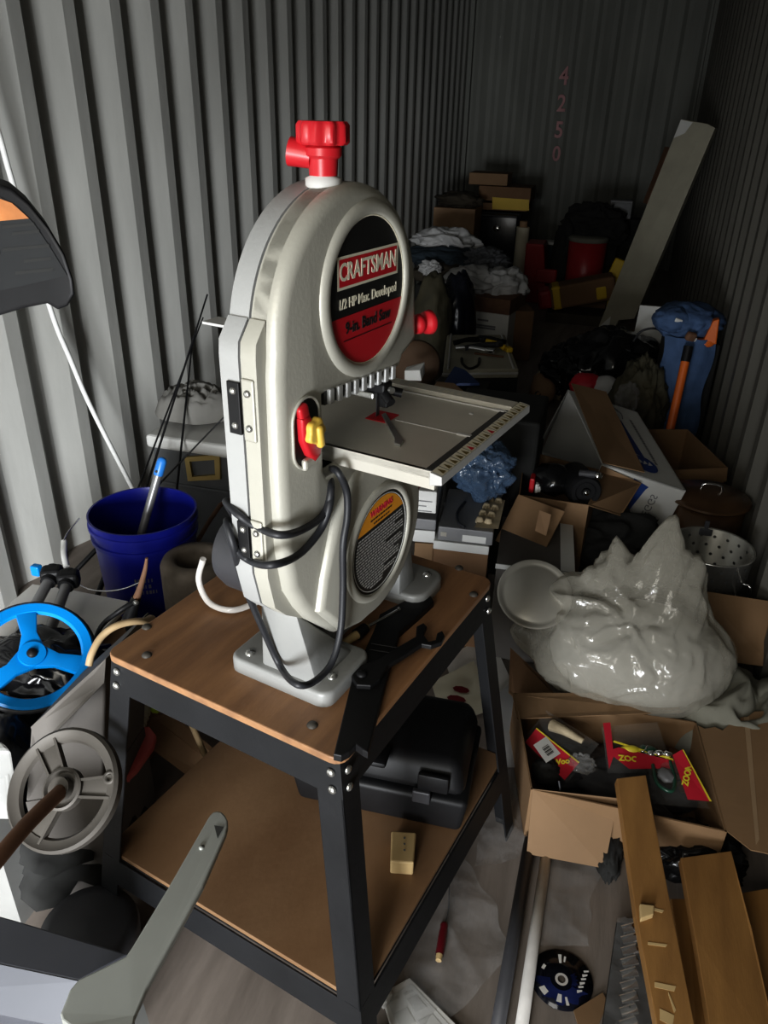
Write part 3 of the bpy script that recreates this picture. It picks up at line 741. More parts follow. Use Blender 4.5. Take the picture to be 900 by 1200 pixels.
# box under the white board, with the board, tubes, wheel
bx = thing('cardboard_box', (-1.25, 1.32, 0), 'brown cardboard box of parts under the blue spoked wheel', 'box')
b = MB(); b.hexa([(-1.42, 1.10, 0), (-.98, 1.05, 0), (-.93, 1.40, 0), (-1.36, 1.42, 0), (-1.42, 1.10, .3), (-.98, 1.05, .3), (-.93, 1.40, .3), (-1.36, 1.42, .3)], bev=.004); b.build('box_body', M['card_dark'], bx)
b = slabtop([(-60, 762), (0, 716), (38, 684), (80, 690), (150, 704), (146, 712), (112, 748), (60, 742), (0, 757)], .325, .012, None, None)
tag(b.build('white_board', M['paper'], base=P(60, 720, z=.313)), 'white panel lying under the grey tubes next to the bucket', 'panel')
tt = thing('tube_frame', P(60, 700, z=.36), 'pair of grey tubes with black end fittings lying across the white panel', 'tubes')
for (ax, ay), (bx_, by) in (((56, 683), (18, 752)), ((77, 688), (50, 762))):
    p, q = P(ax, ay, z=.40), P(bx_, by, z=.36); b = MB(); b.cyl(p, q + (q - p) * .3, .0135, n=20); tb2 = b.build('tube', M['grey_tube'], tt)
    b = MB(); b.cyl(p, p + (p - q).normalized() * .05, .02, .022, 16); b.box(p + (p - q).normalized() * .03, (.055, .045, .045), rotz(.5), bev=.012, seg=3); b.build('end_fitting', M['black_plastic'], tb2)
b = MB(); b.box(P(43, 668, z=.4), (.025, .02, .03), bev=.004); b.build('blue_clip', M['blue_bright'], tt)
# blue spoked wheel
wc = P(38, 768, z=.46); nrm = (Vector((0, 0, EYE)) - wc).normalized(); nrm = (nrm + Vector((.15, .0, 1.0))).normalized()
wx = Vector((1, 0, 0)); wx = (wx - nrm * wx.dot(nrm)).normalized(); wy = nrm.cross(wx)
WL = Matrix(((wx.x, wy.x, nrm.x, wc.x), (wx.y, wy.y, nrm.y, wc.y), (wx.z, wy.z, nrm.z, wc.z), (0, 0, 0, 1)))
bw = thing('spoked_wheel', wc, 'bright blue three spoked wheel with black tyre at the left edge', 'wheel')
Rw = .122
b = MB(WL); b.lathe([(Rw - .022, -.008), (Rw - .004, -.010), (Rw, -.006), (Rw, .006), (Rw - .004, .010), (Rw - .022, .008), (Rw - .026, 0), (Rw - .022, -.008)], (0, 0, 0), n=64)
b.lathe([(.0, -.008), (.027, -.008), (.03, 0), (.027, .011), (.016, .012), (0, .012)], (0, 0, 0), n=28)
for a in (12, 128, 248):
    a = math.radians(a); L = Matrix.Rotation(a, 4, 'Z')
    for p in ([(.012, -.026, 0), (.05, -.015, 0), (.1, -.021, 0), (.1, .021, 0), (.05, .015, 0), (.012, .026, 0)],): 
        bb = [L @ Vector(v) for v in p]; b.poly([v + Vector((0, 0, -.006)) for v in bb], (0, 0, .013), bev=.003)
b.build('wheel_rim', M['blue_bright'], bw, smooth_angle=35)
b = MB(WL); b.tube([(Rw * math.cos(2 * PI * i / 48), Rw * math.sin(2 * PI * i / 48), -.002) for i in range(48)], .0065, 8, closed=True, k=1); b.build('tyre', M['rubber'], bw)
b = MB(WL); b.lathe([(.011, .011), (.011, .014), (.007, .018), (0, .019)], (0, 0, 0), n=18); b.build('axle_cap', M['black_plastic'], bw)
b = MB(WL); b.cyl((0, 0, -.008), (0, 0, -.13), .009, n=12); b.build('axle', M['dusty_metal'], bw)
# black parts below the wheel
b = MB(); b.blob((-1.13, .95, .15), (.2, .13, .2), .2, 2.2, 77, 4, floor=0); tag(b.build('black_fill', M['bag_black'], base=(-1.13, .95, 0)), 'black sack below the blue spoked wheel', 'sack')
b = MB(); b.blob((-1.12, 1.14, .34), (.16, .1, .07), .35, 3, 4, 4, floor=.3); b.box((-1.02, 1.16, .35), (.1, .06, .05), rotz(.4), bev=.01); tag(b.build('black_bag', M['bag_black'], base=(-1.1, 1.14, .3)), 'black bag of small parts behind the blue spoked wheel', 'bag')
# grey carton in front of it
b = MB(); q = [P(x, y, z=zz) for x, y, zz in ((24, 905, .36), (108, 905, .36), (122, 905, .34), (122, 800, .56), (118, 778, .58), (96, 800, .54), (40, 850, .46))]
ct = thing('grey_carton', P(80, 850, z=.0), 'grey cardboard carton standing tilted behind the iron handwheel', 'box')
A_ = [P(30, 940, z=.30), P(120, 925, z=.30), P(124, 772, z=.58), P(36, 852, z=.47)]
b = MB(); back = Vector((-.05, .22, -.05)); b.hexa([A_[0], A_[1], A_[1] + back, A_[0] + back, A_[3], A_[2], A_[2] + back, A_[3] + back], bev=.004)
bot = [Vector((v.x, v.y, 0)) for v in (A_[0], A_[1], A_[1] + back, A_[0] + back)]; b.hexa(bot + [A_[0], A_[1], A_[1] + back, A_[0] + back]); b.build('carton_body', M['taupe'], ct)
b = MB(); b.slab([P(36, 852, z=.475), P(124, 772, z=.585), P(122, 800, z=.56), P(44, 880, z=.44)], .003); b.build('carton_flap', M['taupe'], ct)
# pruner and tan hose
pr = thing('hand_pruner', P(160, 720, z=.42), 'hand pruner with rusty brown handles poking up in front of the blue bucket', 'pruner')
b = MB(); b.tube([P(158, 706, Y=1.26), P(164, 690, Y=1.26), P(170, 668, Y=1.27), P(172, 654, Y=1.27)], lambda u: .009 * (1.1 - .75 * u), 8); b.build('handle', M['rust'], pr)
b = MB(); b.tube([P(160, 704, Y=1.25), P(140, 716, Y=1.22), P(118, 735, Y=1.2), P(108, 765, Y=1.15)], .006, 8); b.build('black_handle', M['black_plastic'], pr)
b = MB(); b.cyl(P(150, 728, Y=1.25), P(160, 700, Y=1.26), .016, .011, 12); b.lathe([(.006, 0), (.006, .006), (0, .008)], P(160, 706, Y=1.245), (0, -1, .4), 10, m=1); b.build('pivot', [M['black_plastic'], M['steel']], pr)
p = Vector((P(150, 740, Y=1.25).x, 1.27, 0)); b = MB(); b.tube([p, P(152, 730, Y=1.26)], .012, 8, k=1); b.build('blade_shank', M['black_paint'], pr)
b = MB(); b.tube([P(104, 780, z=.55), P(108, 765, z=.57), P(120, 745, z=.59), P(140, 732, z=.6), P(168, 728, z=.58), P(185, 735, z=.5), Vector((-.75, 1.12, .3)), Vector((-.7, 1.2, .012)), Vector((-.6, 1.4, .012))], .007, 10)
tag(b.build('tan_hose', M['tan_hose'], base=(-.7, 1.2, .012)), 'tan rubber hose curving up beside the left corner of the stand', 'hose')
# handwheel
hwc = P(76, 925, z=.5); nrm = (P(10, 985, z=.62) - hwc).normalized(); nrm = (nrm + Vector((-.35, -.25, .75))).normalized()
wx = Vector((1, 0, 0)); wx = (wx - nrm * wx.dot(nrm)).normalized(); wy = nrm.cross(wx)
HL = Matrix(((wx.x, wy.x, nrm.x, hwc.x), (wx.y, wy.y, nrm.y, hwc.y), (wx.z, wy.z, nrm.z, hwc.z), (0, 0, 0, 1)))
hw = thing('handwheel', hwc, 'dusty grey iron handwheel with three spokes in front of the stand leg', 'handwheel')
Rh = .098
b = MB(HL); b.lathe([(Rh - .020, -.006), (Rh - .006, -.012), (Rh, -.006), (Rh, .008), (Rh - .005, .013), (Rh - .012, .008), (Rh - .02, .006), (Rh - .024, 0), (Rh - .020, -.006)], (0, 0, 0), n=56)
b.lathe([(.034, -.004), (.034, .010), (.030, .012), (.026, .004), (.018, .004), (.018, .02), (.012, .02), (0, .02)], (0, 0, 0), n=28); b.lathe([(.034, -.004), (0, -.004)], (0, 0, 0), n=28)
for a in (15, 135, 255):
    L = Matrix.Rotation(math.radians(a), 4, 'Z')
    b.poly([L @ Vector(v) for v in ((.025, -.015, -.004), (.088, -.019, -.004), (.088, .019, -.004), (.025, .015, -.004))], (0, 0, .008), bev=.002)
    for s_ in (-1, 1): b.poly([L @ Vector(v) for v in ((.03, s_ * .013 - .002, .003), (.085, s_ * .017 - .002, .003), (.085, s_ * .017 + .002, .003), (.03, s_ * .013 + .002, .003))], (0, 0, .006))
b.build('wheel_casting', M['dusty_metal'], hw, smooth_angle=35)
b = MB(HL); a = math.radians(25); b.lathe([(.011, .0), (.011, .010), (.006, .012), (.006, .004), (0, .004)], (.083 * math.cos(a), .083 * math.sin(a), 0), n=18); b.build('crank_boss', M['dusty_metal'], hw)
b = MB(); b.tube([hwc + nrm * .005, P(30, 968, z=.56), P(-25, 1035, z=.58), P(-70, 1100, z=.56)], .012, 14, k=3); b.build('shaft', M['rust'], hw)
# tyre-like black pan, and dark clutter on the floor
b = MB(); c = P(104, 1088, z=.12); b.lathe([(0, -.12), (.085, -.12), (.092, -.01), (.088, .004), (.07, .008), (0, .012)], c, (0, 0, 1), n=44)
tag(b.build('round_pan', M['pipe_dark'], base=(c.x, c.y, 0)), 'dark round pan lying on the floor below the iron handwheel', 'pan')
b = MB(); b.blob((-1.02, .93, .1), (.2, .17, .11), .3, 2.6, 11, 4, floor=0); tag(b.build('dark_rag', M['cloth_dark'], base=(-.95, .95, 0)), 'dark rags heaped on the floor behind the handwheel', 'rags')
b = MB(); b.hexa([P(-60, 960, z=.32), P(14, 962, z=.32), P(22, 930, z=.36), P(-60, 930, z=.36), P(-60, 870, z=.46), P(4, 868, z=.46), P(14, 880, z=.45), P(-60, 880, z=.46)], bev=.006)
q = P(-40, 950, z=.32); b.box((q.x, q.y + .03, .15), (.1, .06, .3)); tag(b.build('white_jug', M['jug_white'], base=(q.x, q.y, 0)), 'white plastic container edge showing left of the handwheel', 'container')
# lower-left machine with its long lever
mc_ = thing('machine_frame', P(60, 1130, z=.0), 'grey steel machine with long perforated lever arm in the near left corner', 'machine')
b = MB(); T0 = [P(-120, 1040, z=.42), P(18, 1078, z=.42), P(152, 1118, z=.42), P(92, 1150, z=.42), P(-120, 1105, z=.42)]
b.poly([v - Vector((0, 0, .012)) for v in T0], (0, 0, .012), bev=.003)
fr = [P(-120, 1105, z=.42), P(92, 1150, z=.42), P(78, 1205, z=.37), P(-120, 1165, z=.37)]; b.slab(fr, .01)
lo = [Vector((v.x, v.y, 0)) for v in (P(-90, 1060, z=.42), P(60, 1100, z=.42), P(40, 1140, z=.42), P(-90, 1110, z=.42))]; b.hexa(lo + [v + Vector((0, 0, .41)) for v in lo]); b.build('machine_body', M['machine_grey'], mc_)
b = MB(); arm = [(243, 962), (246, 957), (250, 953), (255, 952), (260, 953), (264, 957), (267, 963), (267, 970), (265, 978), (238, 1040), (224, 1066), (172, 1160), (158, 1192), (150, 1240), (100, 1240), (88, 1214), (84, 1206), (73, 1198), (71, 1190), (76, 1178), (82, 1162), (93, 1149), (120, 1136), (148, 1122), (156, 1110), (200, 1037)]
q = [P(x, y, z=.45 + max(0, (1200 - y)) * .0001) for x, y in arm]
b.poly([v - Vector((0, 0, .006)) for v in q], (0, 0, .010), bev=.003, seg=3); b.build('lever_arm', M['arm_grey'], mc_)
b = MB(); tri = [P(x, y, z=.4785) for x, y in ((251, 967), (262, 969), (255, 983))]; b.add(tri, [[0, 1, 2]]); b.build('slot', M['seam_dark'], mc_)
b = MB(); b.lathe([(.004, 0), (.004, .003), (0, .004)], P(236, 994, z=.473), n=12); b.build('arm_rivet', M['arm_grey'], mc_)
b = MB(); b.hexa([P(90, 1215, z=.40), P(160, 1150, z=.40), P(180, 1215, z=.38), P(100, 1260, z=.38), P(90, 1215, z=.41), P(160, 1150, z=.41), P(180, 1215, z=.39), P(100, 1260, z=.39)]); b.lathe([(.006, 0), (.006, .006), (0, .008)], P(155, 1190, z=.407), n=10); b.build('guard_plate', M['jug_white'], mc_)
# things on the floor under the stand's left side
cb = thing('scraper', P(150, 900, z=.0), 'flat tool with a faded red rounded paddle handle beside the stand leg', 'tool')
q = [P(*p, z=.22) for p in ((130, 908), (150, 862), (160, 853), (175, 852), (183, 862), (180, 874), (160, 902), (142, 918))]; b = MB(); b.poly([v - Vector((0, 0, .012)) for v in q], (0, 0, .016), bev=.005, seg=3); b.build('paddle', M['pink_red'], cb, smooth_angle=40)
p = q[0].lerp(q[-1], .5); b = MB(); b.tube([p + Vector((.01, .02, -.004)), Vector((p.x - .03, p.y - .06, .0))], .012, 10, k=1); b.build('handle_end', M['pink_red'], cb)
b = MB(); pp = [P(152, 872, z=.2), P(160, 850, z=.22), P(170, 822, z=.25), P(178, 800, z=.26)]
b.tube([Vector((pp[0].x - .02, pp[0].y - .05, .012))] + pp, .019, 12)
for i in range(14):
    u = i / 14; c = pp[0].lerp(pp[1], min(1, u * 3)) if u < .33 else (pp[1].lerp(pp[2], (u - .33) * 3) if u < .66 else pp[2].lerp(pp[3], min(1, (u - .66) * 3)))
    b.cyl(c, c + (pp[3] - pp[0]).normalized() * .006, .0215, n=12)
tag(b.build('ribbed_hose', M['hose_ivory'], base=(pp[0].x, pp[0].y, 0)), 'ribbed ivory hose rising behind the faded red paddle handle', 'hose')
b = MB(); b.hexa([Vector((-.42, 1.05, 0)), Vector((-.34, 1.03, 0)), Vector((-.33, 1.08, 0)), Vector((-.41, 1.1, 0)), P(170, 872, z=.14), P(192, 868, z=.14), P(200, 835, z=.18), P(178, 840, z=.18)]); tag(b.build('wood_scrap', M['tan'], base=(-.38, 1.06, 0)), 'tan scrap of wood under the stand behind the red paddle', 'wood scrap')
b = MB(); c = P(182, 832, z=.245); b.blob(c, (.012, .009, .008), .2, 2, 2, 2); tag(b.build('lime_tab', M['lime'], base=c), 'tiny lime green plastic tab beside the ribbed hose', 'tab')
# ------------------------------------------------------------------ right side, near
def up(v, h): return Vector((v.x, v.y, v.z + h))
def drop(v, z=0.0): return Vector((v.x, v.y, z))
def carton(name, label, rim, zb, flaps=(), m='card', cat='box', group=None, t=.004, solid=False, inside='card_dark'):
    """open carton from its four rim corners (in order) down to height zb; flaps: (edge, outward reach, rise)"""
    rim = [Vector(v) for v in rim]; c = sum(rim, Vector()) / 4
    o = thing(name, (c.x, c.y, zb), label, cat, group); b = MB(); bt = [drop(v, zb) for v in rim]
    for i in range(4):
        j = (i + 1) % 4; q = [bt[i], bt[j], rim[j], rim[i]]
        n = (q[1] - q[0]).cross(q[3] - q[0]).normalized(); s = 1 if n.dot(c - q[0]) > 0 else -1
        b.slab(q, t * s)
    b.slab(bt, t)
    if solid: b.slab(rim, -t)
    b.build('carton_walls', M[m], o)
    for e, reach, rise, *rest in flaps:
        i, j = e, (e + 1) % 4; out = (rim[i] + rim[j]) / 2 - c; ed = rim[j] - rim[i]; out -= ed * out.dot(ed) / ed.length_squared; out.z = 0; out.normalize()
        d = out * reach + Vector((0, 0, rise)); k = rest[0] if rest else .03
        b = MB(); b.slab([rim[i] + ed * k, rim[j] - ed * k, rim[j] - ed * (k + .02) + d, rim[i] + ed * (k + .02) + d], t * .8); b.build('flap', M[rest[1] if len(rest) > 1 else m], o)
    return o
def pbox(name, label, cat, fl, fr, Y0, Y1, depth, h, m, group=None, bev=.003, lid=None, floor=False):
    """closed box from the two front top corners"""
    a, c = P(*fl, Y=Y0), P(*fr, Y=Y1); z = (a.z + c.z) / 2; a.z = c.z = z; d = (c - a); n = Vector((-d.y, d.x, 0)).normalized() * depth
    zb = 0 if floor else z - h; o = thing(name, ((a.x + c.x + n.x) / 2, (a.y + c.y + n.y) / 2, zb), label, cat, group)
    top = [a, c, c + n, a + n]; b = MB(); b.hexa([drop(v, zb) for v in top] + top, bev=bev); b.build('box_body', M[m], o)
    return o, top, zb

# tackle carton
rz = .15
NL, NR, BR, BL = P(622, 925, z=rz), P(852, 975, z=rz), P(816, 846, z=rz), P(603, 812, z=rz)
tc = carton('tackle_carton', 'open brown cardboard carton full of bagged fishing lures', [NL, NR, BR, BL], 0.0, m='card')
b = MB(); b.slab([P(624, 924, z=rz), P(724, 935, z=rz), P(708, 1017, z=.02), P(617, 1000, z=.02)], -.003); b.build('flap', M['card'], tc)
b = MB(); b.slab([P(600, 812, z=rz), P(782, 812, z=rz), P(800, 834, z=rz + .015), P(606, 842, z=rz - .005)], .003); b.build('flap', M['card'], tc)
b = MB(); fo, fr0, fr1 = P(820, 850, z=rz), P(852, 975, z=rz), P(900, 1000, z=rz + .02)
nf = (fr0 - fo).cross(fr1 - fo).normalized()
def onf(x, y):
    d = RW @ Vector((x - CX, y - CY, F)); t = (fo - Vector((0, 0, EYE))).dot(nf) / d.dot(nf); return Vector((0, 0, EYE)) + d * t
tear = [(818, 851), (826, 855), (838, 853), (847, 857), (856, 849), (862, 850), (868, 842), (876, 841), (884, 835), (900, 834), (960, 830), (960, 1018), (895, 1000), (880, 997), (852, 975)]
b.poly([onf(*p) for p in tear], nf * .003); b.build('side_flap', M['card'], tc)
sg = 1 if nf.z > 0 else -1
b = MB(); b.add([onf(x, y) + nf * sg * .0036 for x, y in ((872, 842), (878, 841), (890, 985), (886, 992))], [[0, 1, 2, 3]]); b.build('flap_crease', M['card_edge'], tc)
zc = .085
# contents
def lure_pack(corners, label, head, word, wordpos, lure, extra=None):
    q = [P(x, y, z=z) for x, y, z in corners]; c = sum(q, Vector()) / 4
    o = thing('lure_pack', c, label, 'fishing lure', 'bagged fishing lures in the carton')
    ex = (q[1] - q[0]); ey = (q[3] - q[0]); nn = ex.cross(ey).normalized()
    if nn.z < 0: nn = -nn
    def pt(u, v, h=0): return q[0].lerp(q[1], u).lerp(q[3].lerp(q[2], u), v) + nn * h
    b = MB(); b.sheet(10, 10, lambda u, v: pt(u, v, .016 * math.sin(PI * u) * math.sin(PI * v) + .003 * noise.noise(Vector((u * 7, v * 7, c.x * 9))))); b.build('clear_bag', M['pack_film'], o)
    b = MB()
    for hd in head: b.add([pt(*p, .0175) for p in hd], [list(range(len(hd)))], 0)
    b.add([pt(*p, .018) for p in wordpos[3]], [list(range(len(wordpos[3])))], 2)
    (u0, v0), sz, ang = wordpos[:3]; xd = (q[1] - q[0]).normalized(); L = frame_of(pt(u0, v0, .0185), Matrix.Rotation(ang, 3, nn) @ xd, nn.cross(Matrix.Rotation(ang, 3, nn) @ xd))
    b.text(word, sz, L, 1, .0003, bold=.0008); b.build('header_card', [M['print_red'], M['print_yellow'], M['print_yellow']], o, recalc=False)
    if lure: lure(o, pt)
    return o
def lureA(o, pt):
    b = MB(); b.tube([pt(.75, .25, .004), pt(.8, .5, .012), pt(.85, .8, .006)], lambda u: .016 * (1 - .55 * u), 10); b.build('feather_tail', M['feather'], o)
def lureB(o, pt):
    b = MB(); b.tube([pt(.25, .55, .008), pt(.42, .6, .01), pt(.55, .62, .008)], lambda u: .003 + .010 * math.sin(PI * (.1 + .8 * u)), 12); b.build('lure_body', M['print_yellow'], o)
    b = MB(); b.blob(pt(.68, .62, .01), (.022, .016, .010), .35, 3, 5, 3); b.build('lure_skirt', M['lure_green'], o)
    b = MB(); b.tube([pt(.5, .58, .016), pt(.58, .66, .018), pt(.66, .56, .02)], .0018, 6); b.build('hook', M['chrome'], o)
def lureC(o, pt):
    b = MB(); b.tube([pt(.1, .3, .01), pt(.12, .7, .02), pt(.35, .85, .022), pt(.5, .6, .016), pt(.55, .2, .008)], .0045, 8); b.build('worm', M['lure_green'], o)
    b = MB(); b.blob(pt(.35, .5, .012), (.02, .022, .010), .2, 2, 4, 3); b.build('lure_head', M['box_grey'], o)
    for k in range(3):
        b = MB(); b.blob(pt(.1 + .22 * k, .08, .012), (.011, .008, .008), .5, 3, 7 + k, 2); b.build('spinner', M['chrome'], o)
# corners of every pack: left top, right top, right bottom, left bottom
b_ = lure_pack([(612, 868, .10), (640, 832, .15), (702, 872, .15), (664, 918, .10)], 'clear lure bag with red header and white barcode sticker at the left of the carton',
    [[(0, .12), (.42, .12), (.42, 1), (0, 1)]], 'Woo', ((.22, .78), .019, math.radians(-48), [(.42, .12), (.45, .12), (.45, 1), (.42, 1)]), lureA)
b = MB(); q = [P(x, y, z=.168) for x, y in ((625, 873), (640, 863), (657, 883), (640, 894))]; b.add(q, [[0, 1, 2, 3]], 0)
for k in range(7):
    a0, a1 = q[0].lerp(q[1], .3).lerp(q[3].lerp(q[2], .3), .35 + .07 * k), q[0].lerp(q[1], .75).lerp(q[3].lerp(q[2], .75), .35 + .07 * k); d = (q[3] - q[0]) * .025 * (1 + k % 2); up_ = Vector((0, 0, .0006))
    b.add([a0 + up_, a1 + up_, a1 + d + up_, a0 + d + up_], [[0, 1, 2, 3]], 1)
b.build('barcode_sticker', [M['paper'], M['label_black']], b_, recalc=False)
lure_pack([(705, 852, .16), (770, 846, .165), (790, 905, .14), (712, 906, .13)], 'clear lure bag with red strip and yellow green lure in the middle of the carton',
    [[(0, 0), (.13, 0), (.10, .72), (0, 1)], [(.0, .62), (.2, .55), (1, .86), (.95, 1), (.3, 1)]], 'ZOO', ((.32, .80), .020, math.radians(-12), [(.12, .44), (.14, .40), (1, .82), (1, .86)]), lureB)
lure_pack([(758, 882, .15), (800, 884, .16), (832, 948, .13), (764, 942, .13)], 'clear lure bag with green worm and red header at the right of the carton',
    [[(.64, .12), (.96, .0), (1.0, .95), (.62, .95)]], 'ZOOM', ((.80, .5), .019, math.radians(72), [(.97, .0), (1.0, .0), (1.04, .95), (1.0, .95)]), lureC)
b = MB(); b.blob(P(682, 895, z=.13), (.03, .024, .02), .45, 3, 21, 4); tag(b.build('crumpled_film', M['clear_film'], base=P(682, 895, z=.11)), 'crumpled clear plastic wad between the two lure bags', 'plastic wad')
b = MB(); b.blob(P(640, 905, z=.10), (.035, .03, .035), .2, 2.5, 8, 4); tag(b.build('black_pouch', M['cloth_dark'], base=P(640, 905, z=.07)), 'black cloth pouch at the left front corner of the carton', 'pouch')
b = MB(); c = sum((NL, NR, BR, BL), Vector()) / 4; b.blob((c.x + .01, c.y, .045), (.15, .11, .045), .5, 4, 31, 4, floor=.006); tag(b.build('tackle_heap', M['pipe_dark'], base=(c.x, c.y, .005)), 'dark jumble of tackle filling the bottom of the cardboard carton', 'tackle', kind='stuff')
b = MB(); kk = [P(655, 915, z=.16), P(656, 928, z=.14), P(648, 938, z=.12), P(640, 930, z=.133), P(645, 938, z=.12), P(660, 952, z=.095), P(670, 957, z=.09), P(668, 948, z=.1), P(650, 936, z=.12), P(642, 929, z=.135), P(655, 942, z=.11), P(669, 955, z=.092)]
b.tube(kk, .0028, 8); tag(b.build('cable_bundle', M['rubber'], base=P(655, 945, z=.1)), 'small bundle of black cable lying on the near carton flap', 'cable')
b = MB(); q = [P(706, 925, z=.06), P(724, 930, z=.06), P(735, 1090, z=.03), P(700, 1020, z=.03)]; b.blob((P(715, 985, z=.03).x, P(715, 985, z=.03).y, .02), (.03, .10, .04), .3, 3, 15, 4, floor=0); tag(b.build('dark_cloth', M['cloth_dark'], base=drop(P(715, 985, z=.03))), 'dark cloth scrap on the floor left of the long plank', 'cloth')
b = MB(); c = P(815, 1000, z=.03); b.blob((c.x, c.y, .03), (.10, .08, .06), .3, 3, 16, 4, floor=0); tag(b.build('black_fill', M['bag_black'], base=drop(c)), 'added black lump for the shadow and dark cloth between the carton and the wide plank', 'sack')  # black lump added to stand for shadow and dark cloth in this gap
# planks
def plank(pix, h, label, name='plank', m='plank_wood'):
    q = [P(x, y, z=z) for x, y, z in pix]; b = MB(); n = (q[1] - q[0]).cross(q[2] - q[0]).normalized()
    if n.z < 0: n = -n
    b.poly([v - n * h for v in q], n * h, bev=.0015); o = b.build(name, M[m], base=drop(q[0] if q[0].z < q[-1].z else q[-1], max(0, min(v.z for v in q) - h)))
    return tag(o, label, 'plank')
_pl = [P(723, 912, z=.19), P(757, 908, z=.19), P(745, 1070, z=.14)]; _n = (_pl[1] - _pl[0]).cross(_pl[2] - _pl[0]).normalized()
def _z(x, y):
    d = RW @ Vector((x - CX, y - CY, F)); return (Vector((0, 0, EYE)) + d * ((_pl[0] - Vector((0, 0, EYE))).dot(_n) / d.dot(_n))).z
plank([(x, y, _z(x, y)) for x, y in ((723, 912), (757, 908), (785, 1055), (822, 1240), (777, 1240), (745, 1070))], .022, 'long brown plank leaning on the carton, with pale scratches and splintered lower end')
pl0, pl1, pl2 = P(723, 912, z=.19), P(757, 908, z=.19), P(745, 1070, z=.14)
pn = (pl1 - pl0).cross(pl2 - pl0).normalized(); pn = pn if pn.z > 0 else -pn
def onplank(x, y, h=0):
    d = RW @ Vector((x - CX, y - CY, F)); return Vector((0, 0, EYE)) + d * ((pl0 - Vector((0, 0, EYE))).dot(pn) / d.dot(pn)) + pn * h
for x0, y0, x1, y1, w in ((766, 1064, 778, 1067, 3), (759, 1104, 782, 1107, 3), (767, 1151, 792, 1156, 6), (773, 1182, 790, 1190, 13), (783, 1162, 792, 1184, 3)):
    b = MB(); b.hexa([onplank(x0, y0, -.001), onplank(x1, y1, -.001), onplank(x1 - 2, y1 + w, -.001), onplank(x0, y0 + w, -.001), onplank(x0, y0, .001), onplank(x1, y1, .001), onplank(x1 - 2, y1 + w, .001), onplank(x0, y0 + w, .001)]); b.build('scratch_mark', M['raw_wood'], bpy.data.objects['plank'])
b = MB(); q = [onplank(x, y, .012) for x, y in ((748, 1062), (765, 1064), (764, 1075), (749, 1080))]; b.hexa([v - Vector((0, 0, .0125)) for v in q] + q, bev=.002); tag(b.build('wood_chip', M['raw_wood'], base=q[0] - Vector((0, 0, .02))), 'pale wood chip stuck on the long brown plank', 'wood chip')
plank([(798, 1005, .13), (857, 997, .13), (882, 1090, .115), (915, 1240, .09), (838, 1240, .09), (815, 1100, .115)], .022, 'wide light brown plank right of the long leaning plank')
plank([(786, 1053, .06), (806, 1053, .06), (826, 1150, .05), (838, 1240, .05), (818, 1240, .05)], .018, 'narrow reddish brown board lying low between the two upper planks')
plank([(870, 1046, .075), (898, 1041, .075), (960, 1050, .075), (960, 1240, .05), (905, 1240, .05)], .018, 'brown board lowest at the right edge, partly under the wide plank')
# poles on the floor
for (ax, ay), (bx, by), r, m, lb in (((621, 985), (578, 1235), .0135, 'pipe_dark', 'dark grey plastic pipe on the floor beside the white pipe'), ((641, 995), (606, 1240), .012, 'pipe_white', 'scuffed white plastic pipe lying on the floor left of the disc')):
    p, q = P(ax, ay, z=r), P(bx, by, z=r); b = MB(); b.lathe([(r * .8, 0), (r, 0), (r, (q - p).length), (r * .8, (q - p).length), (r * .8, 0)], p, q - p, 20); tag(b.build('pipe', M[m], base=drop(p)), lb, 'pipe')
# disc
cd = P(658, 1148, z=.004); b = MB(); b.lathe([(.0075, .0012), (.0125, .0013)], cd, n=40, m=1); b.lathe([(.0125, .0012), (.017, .0012)], cd, n=40, m=0); b.lathe([(.017, .0012), (.060, .0012), (.060, 0), (.0075, 0), (.0075, .0012)], cd, n=64)
def sector(r0, r1, a0, a1, m_, h, wob=0):
    n_ = 14; ps = [cd + Vector((r1 * (1 + wob * math.sin(i * 1.9)) * math.cos(math.radians(a0 + (a1 - a0) * i / n_)), r1 * (1 + wob * math.sin(i * 1.9)) * math.sin(math.radians(a0 + (a1 - a0) * i / n_)), h)) for i in range(n_ + 1)]
    ps += [cd + Vector((r0 * math.cos(math.radians(a1 + (a0 - a1) * i / n_)), r0 * math.sin(math.radians(a1 + (a0 - a1) * i / n_)), h)) for i in range(n_ + 1)]; b.add(ps, [[i, i + 1, 2 * n_ - i, 2 * n_ + 1 - i] for i in range(n_)], m_)
sector(.022, .048, 188, 345, 2, .0015, .12); sector(.020, .030, 340, 400, 2, .0015, .1)  # blue reflections painted onto the black disc
for a0, a1, r0, r1 in ((215, 235, .038, .05), (262, 275, .03, .046), (285, 292, .034, .05), (150, 165, .036, .042), (95, 103, .032, .05), (84, 89, .036, .048)): sector(r0, r1, a0, a1, 3, .0018)
for k in range(6):
    c_ = cd + Vector((.040 - .002 * k, .030 - .0085 * k, .0016)); b.add([c_, c_ + Vector((.010, .003, 0)), c_ + Vector((.010, -.0005, 0)), c_ + Vector((.001, -.004 - .002 * (k % 2), 0))], [[0, 1, 2, 3]], 3)
tag(b.build('compact_disc', [M['cd_black'], M['pipe_white'], M['cd_reflection'], M['paper']], base=cd), 'shiny black printed disc with painted blue reflections lying on the floor beside the white pipe', 'disc')
